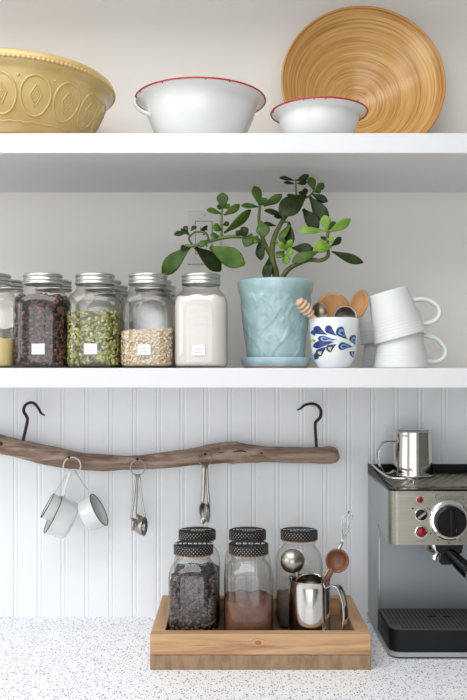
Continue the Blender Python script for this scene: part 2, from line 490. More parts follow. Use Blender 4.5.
# ------------------------------------------------------------------ the setting
SH_TOP, SH_BOT = EYE + 0.007, EYE - 0.028            # middle shelf
UP_TOP, UP_BOT = EYE + 0.4183, EYE + 0.383           # upper shelf
SH_D = 0.305
CT = EYE - 0.520                                     # countertop
X0, X1, Y0, H = ROOM['x0'], ROOM['x1'], ROOM['y0'], ROOM['h']

tag(MB().box(X0 - .12, X1 + .12, 0, 0.12, 0, H).build('wall_back', M['paint'], smooth=False), 'white painted back wall behind the shelves', kind='structure')
tag(MB().box(X0 - .12, X1 + .12, Y0 - .12, 0.12, -0.05, 0).build('floor', M['floor'], smooth=False), 'pale wooden kitchen floor', kind='structure')
tag(MB().box(X0 - .12, X1 + .12, Y0 - .12, 0.12, H, H + .05).build('ceiling', M['ceiling'], smooth=False), 'white ceiling', kind='structure')
tag(MB().box(X1, X1 + .12, Y0 - .12, 0, 0, H).build('wall_right', M['room_dark'], smooth=False), 'grey green wall to the right', kind='structure')
# left wall with a window opening
wy0, wy1, wz0, wz1 = -2.6, -0.9, 0.94, 2.3
mb = MB()
mb.box(X0 - .12, X0, Y0 - .12, wy0, 0, H).box(X0 - .12, X0, wy1, 0, 0, H).box(X0 - .12, X0, wy0, wy1, 0, wz0).box(X0 - .12, X0, wy0, wy1, wz1, H)
tag(mb.build('wall_left', M['room'], smooth=False), 'pale wall to the left with a window', kind='structure')
def window(name, boxes):
    m = MB()
    for b in boxes: m.box(*b)
    return tag(m.build(name, M['shelf'], smooth=False), 'white window frame with glazing bars', kind='structure')
fx = X0 - .04
window('window_1', [(fx, fx + .04, wy0, wy1, wz0, wz0 + .05), (fx, fx + .04, wy0, wy1, wz1 - .05, wz1), (fx, fx + .04, wy0, wy0 + .05, wz0, wz1), (fx, fx + .04, wy1 - .05, wy1, wz0, wz1),
                    (fx, fx + .03, (wy0 + wy1) / 2 - .03, (wy0 + wy1) / 2 + .03, wz0, wz1)])
rx0, rx1, rz0, rz1 = -1.6, 0.9, 0.10, 2.24
mb = MB()
mb.box(X0, rx0, Y0 - .12, Y0, 0, H).box(rx1, X1, Y0 - .12, Y0, 0, H).box(rx0, rx1, Y0 - .12, Y0, 0, rz0).box(rx0, rx1, Y0 - .12, Y0, rz1, H)
tag(mb.build('wall_rear', M['room'], smooth=False), 'pale rear wall with a wide window', kind='structure')
fy = Y0 - .04
window('window_2', [(rx0, rx1, fy, fy + .04, rz0, rz0 + .05), (rx0, rx1, fy, fy + .04, rz1 - .05, rz1), (rx0, rx0 + .05, fy, fy + .04, rz0, rz1), (rx1 - .05, rx1, fy, fy + .04, rz0, rz1),
                    (-0.80, -0.74, fy, fy + .03, rz0, rz1), (0.03, 0.09, fy, fy + .03, rz0, rz1)])

# beadboard below the middle shelf: one board per groove, each a piece of its own
bead = bpy.data.objects.new('wall_beadboard', None); COL.objects.link(bead)
tag(bead, 'white painted beadboard panelling under the shelf', kind='structure')
bead.location = (0, 0, CT)
PW, PH = 0.0505, SH_BOT - CT
tk = 0.008
prof = [(0, 0), (0.0, -tk + .0009), (0.0012, -tk + .0009), (0.0026, -tk + .0002), (0.0052, -tk - .0003), (0.0078, -tk + .0002), (0.0090, -tk + .0008), (0.0100, -tk + .0008), (0.0116, -tk),
        (PW - 0.0014, -tk), (PW - 0.0003, -tk + .0008), (PW - 0.0003, 0)]
pm = MB().prism(prof, 0, PH)
first = pm.build('plank', M['panel'], bead, smooth=False)
gx0 = (13.5 - CX) / F * 1.697
first.location = (gx0 - 20 * PW, 0, 0)
for k in range(-19, 27):
    o = first.copy(); COL.objects.link(o); o.parent = bead; o.location = (gx0 + k * PW, 0, 0)

SX0, SX1 = -1.25, 1.10
def shelf(z0, z1, label):
    mb = MB().box(SX0, SX1, -SH_D, 0, z0, z1)
    o = mb.build('wall_shelf', M['shelf'], smooth=False, bevel=0.0015)
    return tag(o, label, 'shelf')
shelf(SH_BOT, SH_TOP, 'thick white wall shelf carrying the jars and the potted plant')
shelf(UP_BOT, UP_TOP, 'thick white wall shelf carrying the yellow bowl and the bamboo dish')
shelf(UP_BOT + 0.418, UP_TOP + 0.418, 'highest white wall shelf, empty, above the yellow bowl')
tag(MB().box(SX0, SX1, -0.65, -0.0, CT - .032, CT).build('countertop', M['counter'], smooth=False, bevel=0.003), 'white countertop flecked with blue and violet specks', 'countertop')

# outlet half hidden behind the plant
c = W(204, 238, DW)
t = thing('wall_outlet', (c.x, -0.0005, c.z - 0.057), 'white wall outlet half hidden behind the jade plant', 'outlet')
pm_ = MB().box(-.036, .036, -.005, 0, 0, .114).build('cover_plate', M['plate'], t, smooth=False, bevel=0.002)
mb = MB().box(-.0185, .0185, -.0055, -.004, .0215, .0925)
fr = mb.build('socket_gap', M['outlet_dark'], t, smooth=False)
mb = MB().box(-.0168, .0168, -.0075, -.005, .0232, .0908)
sk = mb.build('socket', M['plate'], t, smooth=False, bevel=0.001)
for zz in (.040, .074):
    mb = MB()
    for dx, hh in ((-.0064, .0045), (.0064, .0035)): mb.box(dx - .001, dx + .001, -.0080, -.0070, zz - hh, zz + hh)
    mb.box(-.002, .002, -.0080, -.0070, zz - .012, zz - .009)
    mb.build('slot', M['hole'], sk, smooth=False)
mb = MB().lathe([(0.0001, 0), (.003, 0), (.003, .001), (.0001, .0012)], 12).xf(Matrix.Translation((0, -.005, .104)) @ Matrix.Rotation(PI / 2, 4, 'X'))
mb.build('screw', M['plate'], t)

# ------------------------------------------------------------------ upper shelf: yellow bowl
def yellow_bowl():
    D = 1.512
    c = W(18, 300, D)
    t = thing('mixing_bowl', (c.x, c.y, UP_TOP), 'large yellow stoneware mixing bowl with embossed oval medallions', 'bowl')
    Hb = 0.125
    out = [(0.0, 0.0), (0.105, 0.0), (0.112, 0.003), (0.122, 0.016), (0.138, 0.038), (0.150, 0.058), (0.1605, 0.080), (0.166, 0.096), (0.1685, 0.1005),
           (0.174, 0.1025), (0.1785, 0.107), (0.1805, 0.114), (0.179, 0.121), (0.174, 0.125), (0.167, 0.1255), (0.161, 0.121), (0.157, 0.108), (0.146, 0.072), (0.128, 0.040), (0.09, 0.016), (0.0, 0.012)]
    out[0] = (0.001, 0); out[-1] = (0.001, 0.012)
    MB().lathe(out, 96, close_bot=True, close_top=True).build('body', M['yellow'], t)
    def R(z):
        return float(np.interp(z, [p[1] for p in out[1:9]], [p[0] for p in out[1:9]]))
    # rope band under the lip
    mb = MB(); pts = []; n = 560
    for k in range(n):
        a = 2 * PI * k / n; pts.append((0.1795 * math.cos(a), 0.1795 * math.sin(a), 0.1105))
    mb.tube(pts, [0.0036 if k % 4 < 2 else 0.0020 for k in range(n)], 6, closed=True)
    mb.build('rope_band', M['yellow'], t)
    # beaded line low on the wall
    mb = MB(); n = 84; pts = []
    for k in range(n):
        a = 2 * PI * k / n; z = 0.0185; pts.append(((R(z) + .0003) * math.cos(a), (R(z) + .0003) * math.sin(a), z + (0.0012 if k % 2 else -.0012)))
    mb.tube(pts, [0.0021 if k % 4 < 2 else 0.0012 for k in range(n)], 6, closed=True)
    mb.build('beaded_line', M['yellow'], t)
    # medallions, one mesh shared round the bowl
    zc = 0.0585
    def P(u, v, off=0.0):           # u sideways, v up, on the wall facing -y
        r = R(zc + v) + off; a = u / 0.158 - PI / 2
        return (r * math.cos(a), r * math.sin(a), zc + v)
    mb = MB()
    el = lambda ax, bz, n: [P(ax * math.cos(2 * PI * k / n), bz * math.sin(2 * PI * k / n)) for k in range(n)]
    mb.tube(el(0.0275, 0.0305, 48), 0.0023, 6, closed=True)
    def dia(ax, bz):
        cs = [(ax, 0), (0, bz), (-ax, 0), (0, -bz)]; r = []
        for i in range(4):
            for k in range(5):
                s = k / 5; r.append(P(cs[i][0] * (1 - s) + cs[(i + 1) % 4][0] * s, cs[i][1] * (1 - s) + cs[(i + 1) % 4][1] * s))
        return r
    mb.tube(dia(0.0108, 0.0168), 0.0016, 6, closed=True)
    mb.tube(dia(0.0062, 0.0100), 0.0011, 6, closed=True)
    mb.tube(el(0.0026, 0.0030, 12), 0.0009, 6, closed=True)
    for sgn in (-1, 1):
        mb.tube([P(sgn * 0.0305, 0.0285), P(sgn * 0.0307, 0.025)], 0.0022, 6)
    first = mb.build('medallion', M['yellow'], t)
    a0 = math.radians(4)
    first.rotation_euler = (0, 0, a0)
    for k in range(1, 16):
        o = first.copy(); COL.objects.link(o); o.parent = t; o.rotation_euler = (0, 0, a0 + k * 2 * PI / 16)
    return t
yellow_bowl()

# ------------------------------------------------------------------ enamel basins
def enamel(px, D, rr, h, flange, rb, label, handle=False):
    c = W(px, 300, D)
    t = thing('enamel_basin', (c.x, c.y, UP_TOP), label, 'basin')
    rt = rr - flange
    th = 0.0016
    out = [(0.001, 0), (rb * 0.62, 0), (rb * 0.74, 0.0015), (rb * 0.86, h * 0.10), (rb, h * 0.35), ((rb + rt) * 0.515, h * 0.66), (rt * 0.985, h * 0.86), (rt + flange * 0.25, h * 0.93), (rr - 0.002, h - 0.001),
           (rr, h + .0005), (rr - .002, h + .0012), (rt + flange * 0.2, h * 0.95 + .001), (rt * 0.985 - th, h * 0.87), ((rb + rt) * 0.515 - th, h * 0.66), (rb - th, h * 0.36), (rb * 0.8, h * 0.10 + th), (0.001, th)]
    MB().lathe(out, 80, close_bot=True, close_top=True).build('body', M['enamel'], t)
    pts = [((rr + .0002) * math.cos(2 * PI * k / 80), (rr + .0002) * math.sin(2 * PI * k / 80), h + .0004) for k in range(80)]
    MB().tube(pts, 0.0016, 8, closed=True).build('rim', M['red'], t)
    if handle:
        for sg in (1,):
            loop = [(-rr + .002, -.020, h - .001), (-rr + .0015, -.022, h - .012), (-rr + .0105, -.026, h - .024), (-rr + .0225, -.030, h - .032), (-rr + .0350, -.033, h - .037)]
            s = spline([(x * sg, y * sg, z) for x, y, z in loop], 6)
            MB().tube(s, 0.0040, 10, flat=(1.5, 0.72), up=(0, 1, 0)).build('handle', M['enamel'], t)
    # worn chips along the lip
    for k in range(5):
        a = random.uniform(PI, 2 * PI); r = rr - .002
        MB().tube([(r * math.cos(a), r * math.sin(a), h - .0012), (r * math.cos(a + .012), r * math.sin(a + .012), h - .0014)], 0.0011, 6).build('chip', M['black'], t)
    return t
enamel(200.5, 1.500, 0.1215, 0.0890, 0.015, 0.088, 'large white enamel basin with red rim and a looped side handle', True)
enamel(319, 1.462, 0.0875, 0.0535, 0.014, 0.066, 'small white enamel bowl with red rim in front of the bamboo dish')

# ------------------------------------------------------------------ bamboo dish
def bamboo():
    R, dep, th = 0.1615, 0.100, 0.006
    c = W(364.5, 78, 1.585)
    tilt = math.radians(9)
    inner = [(R * s, -dep * (1 - s ** 1.7)) for s in np.linspace(0.004, 1, 26)]
    outer = [(r + (0.001 if r > R - .01 else 0), z - th) for r, z in reversed(inner)]
    outer[0] = (R + .0015, -0.003)
    mb = MB().lathe(list(inner) + [(R + .001, .0015)] + outer, 96)
    zc = UP_TOP + (R + .0015) * math.cos(tilt) + .003 * math.sin(tilt) + 0.0007
    t = thing('bamboo_dish', (c.x, c.y, UP_TOP), 'round wound bamboo dish leaning on the wall', 'dish')
    o = mb.build('dish', M['bamboo'], t)
    # dish axis (local z) towards the room and a little up
    rot = Matrix.Rotation(PI / 2 - tilt, 4, 'X')
    m4 = Matrix.Translation((0, 0, zc - UP_TOP)) @ rot
    o.matrix_local = m4
    pts = [((R + .0008) * math.cos(2 * PI * k / 96), (R + .0008) * math.sin(2 * PI * k / 96), 0.0004) for k in range(96)]
    e = MB().tube(pts, 0.0026, 8, closed=True).build('rim', M['bamboo_edge'], t)
    e.matrix_local = m4
    # push back until the foot touches the wall
    zmin = max((m4 @ v.co).y for v in o.data.vertices)
    t.location.y = -zmin - 0.0006
bamboo()

# ------------------------------------------------------------------ glass jars
JW, JH = 0.0485, 0.170
def jar_profile(s=1.0, hz=1.0):
    P = [(0.030, 0.0035, 3), (0.038, 0.0015, 3.2), (0.0435, 0.0010, 3.4), (0.0465, 0.004, 3.6), (JW, 0.011, 3.6), (JW, 0.060, 3.6), (JW, 0.112, 3.6), (0.0476, 0.120, 3.4), (0.0452, 0.1275, 3.0),
         (0.0405, 0.1345, 2.5), (0.0355, 0.1395, 2.15), (0.0335, 0.1430, 2), (0.0332, 0.1480, 2), (0.0345, 0.1490, 2), (0.0345, 0.1505, 2), (0.0325, 0.1515, 2), (0.0325, 0.1670, 2)]
    return [(r * s, z * hz, e) for r, z, e in P]
SHARED = {}
def build_shared(key, fn, parent):
    """first use builds the mesh, later ones share its data"""
    if key not in SHARED:
        o = fn(parent); SHARED[key] = o
        return o
    o = SHARED[key].copy(); COL.objects.link(o); o.parent = parent
    return o

def emboss(mb, s, hz, cz):
    """loose moulded script and garland on the front of the glass"""
    y = -JW * s - 0.0002
    for (w, z, a) in ((0.020, cz + .012, .0035), (0.024, cz, .002), (0.017, cz - .012, .0025)):
        n = 40
        mb.tube([(w * (2 * k / n - 1), y, z + a * math.sin(k * 1.9) * (0.6 + 0.4 * math.sin(k * .7)) + .004 * math.cos(PI * (k / n - .5))) for k in range(n + 1)], 0.0003, 5)

def jar(px, D, z, label, cat='jar', lid='zinc', s=1.0, hz=1.0, sticker=None, group=None, rz=0.0, chalk=None, moulded=False):
    c = W(px, 300, D)
    t = thing('storage_jar', (c.x, c.y, z), label, cat, rz, group)
    build_shared(('glass', s, hz), lambda p: MB().lathe(jar_profile(s, hz), 64, close_bot=True).build('glass_body', M['glass'], p), t)
    if moulded:
        mb = MB(); emboss(mb, s, hz, 0.085 * hz); mb.build('moulded_script', M['glass'], t)
    z0, z1 = 0.1515 * hz, 0.170 * hz
    if lid == 'zinc':
        def f(p):
            pr = [(0.0335, z0 - .0015), (0.0352, z0 - .001), (0.0358, z0), (0.0358, z0 + .0022), (0.0342, z0 + .0034), (0.0342, z0 + .0044), (0.0356, z0 + .0058), (0.0357, z0 + .0080), (0.0342, z0 + .0092),
                  (0.0342, z1 - .0062), (0.0356, z1 - .0050), (0.0358, z1 - .0030), (0.0350, z1 - .0008), (0.0335, z1), (0.0300, z1 - .0004), (0.0290, z1 - .0012), (0.001, z1 - .0010)]
            return MB().lathe(pr, 64, close_top=True).build('lid', M['zinc'], p)
        build_shared(('zinc', hz), f, t)
    else:
        z0 = z1 - .0150
        def g(p):
            pr = [(0.0345, z0 - .0015), (0.0362, z0 - .001), (0.0366, z0 + .001), (0.0366, z1 - .0012), (0.0358, z1 - .0002)]
            return MB().lathe(pr, 72).build('lid_band', M['knit'], p)
        b = build_shared(('band', hz), g, t)
        def g2(p):
            return MB().lathe([(0.0362, z1 - .0006), (0.0340, z1), (0.001, z1)], 72, close_top=True).build('lid_top', M['cap'], p)
        top = build_shared(('captop', hz), g2, t)
        def g3(p):
            return MB().tube([(0.0362 * math.cos(2 * PI * k / 60), 0.0362 * math.sin(2 * PI * k / 60), z0 - .0018) for k in range(60)], 0.0008, 6, closed=True).build('seal_ring', M['copper'], p)
        build_shared(('seal', hz), g3, t)
        if chalk: chalk_text(chalk, z1, top)
    if sticker:
        dx, zc = sticker
        w, h_ = 0.0115, 0.0095
        y = -JW * s - .0004
        v = [(dx - w, y, zc - h_), (dx + w, y, zc - h_), (dx + w, y, zc + h_), (dx - w, y, zc + h_), (dx - w, y + .0003, zc - h_), (dx + w, y + .0003, zc - h_), (dx + w, y + .0003, zc + h_), (dx - w, y + .0003, zc + h_)]
        f = [(0, 1, 2, 3), (7, 6, 5, 4), (0, 4, 5, 1), (1, 5, 6, 2), (2, 6, 7, 3), (3, 7, 4, 0)]
        st = MB().add(v, f).build('sticker', M['label'], t, smooth=False)
        mb = MB()
        for zz, ln in ((zc + .002, .016), (zc - .0035, .012)):
            n = 22
            mb.tube([(dx - ln / 2 + ln * k / n, y - .0002, zz + .0011 * math.sin(k * 2.1 + zz * 900) * (0.5 + 0.5 * math.sin(k * 0.8))) for k in range(n + 1)], 0.00022, 4)
        mb.build('faint_writing', M['ink'], st)
    return t
M['copper'] = plain('copper_seal', (170, 128, 100), 0.4, 0.6)

def chalk_text(lines, z1, parent):
    mb = MB()
    for (txt, size, y0, x0) in lines:
        cu = bpy.data.curves.new('chalk', 'FONT'); cu.body = txt; cu.size = size; cu.align_x = 'CENTER'; cu.extrude = 0.00012; cu.offset = 0.00015; cu.space_character = 1.25; cu.resolution_u = 2
        to = bpy.data.objects.new('chalk', cu); COL.objects.link(to)
        bpy.context.view_layer.update()
        me = to.to_mesh()
        mb.add([(v.co.x + x0, v.co.y + y0, v.co.z + z1 + .00022) for v in me.vertices], [tuple(p.vertices) for p in me.polygons])
        to.to_mesh_clear(); bpy.data.objects.remove(to); bpy.data.curves.remove(cu)
    mb.build('chalk_writing', M['chalk'], parent, smooth=False)

INS = 0.0017
def sup(r, a, e):
    c, s = math.cos(a), math.sin(a)
    return r / ((abs(c) ** e + abs(s) ** e) ** (1 / e))

def fill_core(fill, s, hz, inset, tilt=0.0, wob=0.002):
    """solid mass of the contents up to height fill"""
    P = [(max(r - inset, .001), max(z, 0.0045), e) for r, z, e in jar_profile(s, hz) if z < fill and z > 0.002 * hz]
    full = jar_profile(s, hz)
    rtop = float(np.interp(fill, [p[1] for p in full[2:]], [p[0] for p in full[2:]])); etop = float(np.interp(fill, [p[1] for p in full[2:]], [p[2] for p in full[2:]]))
    P = [(0.001, 0.0045, 3), (0.040 * s - inset, 0.0045, 3.3)] + P[0:] + [(rtop - inset, fill, etop), ((rtop - inset) * .8, fill + .0012, etop), ((rtop - inset) * .4, fill + .0005, 2.4), (0.001, fill, 2)]
    # keep z increasing
    mb = MB().lathe(P, 56, close_bot=True, close_top=True)
    mb.v = [(x, y, z + ((tilt * x + wob * math.sin(x * 190 + y * 90)) if z > fill - .004 else 0)) for x, y, z in mb.v]
    return mb

def fill_surface_points(n, fill, s, hz, inset, tilt=0.0):
    full = jar_profile(s, hz)
    zs = [p[1] for p in full[2:]]; rs = [p[0] for p in full[2:]]; es = [p[2] for p in full[2:]]
    pts = []; nor = []
    while len(pts) < n:
        if random.random() < 0.84:
            a = random.uniform(0, 2 * PI); z = random.uniform(0.007, fill)
            r = float(np.interp(z, zs, rs)); e = float(np.interp(z, zs, es))
            q = sup(r - inset, a, e) * random.uniform(0.975, 1.0)
            pts.append((q * math.cos(a), q * math.sin(a), z + (tilt * q * math.cos(a) if z > fill - .01 else 0)))
            g = Vector((math.copysign(abs(math.cos(a)) ** (e - 1), math.cos(a)), math.copysign(abs(math.sin(a)) ** (e - 1), math.sin(a)), 0)).normalized()
            nor.append(g)
        else:
            a = random.uniform(0, 2 * PI); r = float(np.interp(fill, zs, rs)); e = float(np.interp(fill, zs, es))
            q = sup(r - inset, a, e) * math.sqrt(random.random()) * .97
            pts.append((q * math.cos(a), q * math.sin(a), fill + tilt * q * math.cos(a) + random.uniform(-.001, .003))); nor.append(Vector((0, 0, 1)))
    return np.array(pts), nor

def facing_rots(nor, jitter=0.35):
    out = []
    for g in nor:
        g = (g + Vector(rng.normal(size=3)) * jitter).normalized()
        a = Vector(rng.normal(size=3)); u = (a - g * a.dot(g)).normalized(); w = g.cross(u)
        out.append(np.array([[u.x, w.x, g.x], [u.y, w.y, g.y], [u.z, w.z, g.z]]))
    return out

def contents(jart, name, label, cat, fill, core, piece=None, n=0, size=(1, 1, 1), s=1.0, hz=1.0, lumps=0.0, tilt=0.0, base=ICO1, jitter=0.35):
    mats = [core] + ([piece] if piece else [])
    ins = INS + (size[2] * 1.3 + .0022 if piece else 0)
    mb = fill_core(fill, s, hz, ins, tilt)
    if piece:
        P, nor = fill_surface_points(n, fill, s, hz, INS + size[2] * 0.95, tilt)
        pieces(mb, P, size, base, lumps, 1, rots=facing_rots(nor, jitter))
    o = mb.build(name, mats, recalc=False)
    o.location = jart.location
    return tag(o, label, cat, kind='stuff')

D1, D2, D3 = 1.4525, 1.5515, 1.6495
j = jar(-9.2, D1, SH_TOP, 'glass jar half full of cornmeal with silver screw lid', sticker=None, moulded=True)
contents(j, 'cornmeal', 'pale yellow cornmeal inside a glass jar', 'cornmeal', 0.052, M['cream'])
j = jar(43, D1, SH_TOP, 'glass jar full of dark raisins with silver screw lid and sticker', sticker=(0.003, 0.0334))
contents(j, 'raisins', 'dark raisins filling a glass jar', 'raisins', 0.127, M['raisin_core'], M['raisin'], 1300, (.0044, .0031, .0024), lumps=0.3)
j = jar(95, D1, SH_TOP, 'glass jar of green pumpkin seeds with silver screw lid and sticker', sticker=(0.0006, 0.0336))
contents(j, 'pumpkin_seeds', 'green pumpkin seeds filling a glass jar', 'pumpkin seeds', 0.098, M['pepita_core'], M['pepita'], 1700, (.0046, .0027, .0012), jitter=0.45)
j = jar(148, D1, SH_TOP, 'glass jar less than half full of oats with silver screw lid', sticker=(-0.0018, 0.0322), moulded=True)
contents(j, 'rolled_oats', 'pale rolled oats in the bottom of a glass jar', 'oats', 0.066, M['oat_core'], M['oat'], 1700, (.0030, .0024, .0006), tilt=0.05)
j = jar(201, D1, SH_TOP, 'glass jar full of white flour with silver screw lid', sticker=(-0.0024, 0.0315), moulded=True)
contents(j, 'flour', 'white flour filling a glass jar', 'flour', 0.128, M['sugar'])
def back_px(px, D): return CX - (CX - px) * D1 / D
for px, D, lb, fl, mt, cn in ((-10.5, D2, 'glass jar with silver lid standing behind the cornmeal jar', 0.075, 'brownfill', 'brown grain in the jar behind the cornmeal'),
                              (41, D2, 'glass jar with silver lid standing behind the raisin jar', 0.085, 'brownfill', 'brown grain in the jar behind the raisins'),
                              (94, D2, 'glass jar with silver lid directly behind the pumpkin seed jar', 0.055, 'redfill', 'russet grain in the jar directly behind the pumpkin seeds'),
                              (94, D3, 'glass jar with silver lid against the wall, two behind the pumpkin seeds', 0.095, 'brownfill', 'brown grain in the jar two behind the pumpkin seeds'),
                              (148, D2, 'glass jar with silver lid directly behind the oats jar', 0.060, 'brownfill', 'brown grain in the jar directly behind the oats'),
                              (148, D3, 'glass jar with silver lid against the wall, two behind the oats', 0.070, 'redfill', 'russet grain in the jar two behind the oats')):
    j = jar(back_px(px, D), D, SH_TOP, lb)
    contents(j, 'grain', cn, 'grain', fl, M[mt])

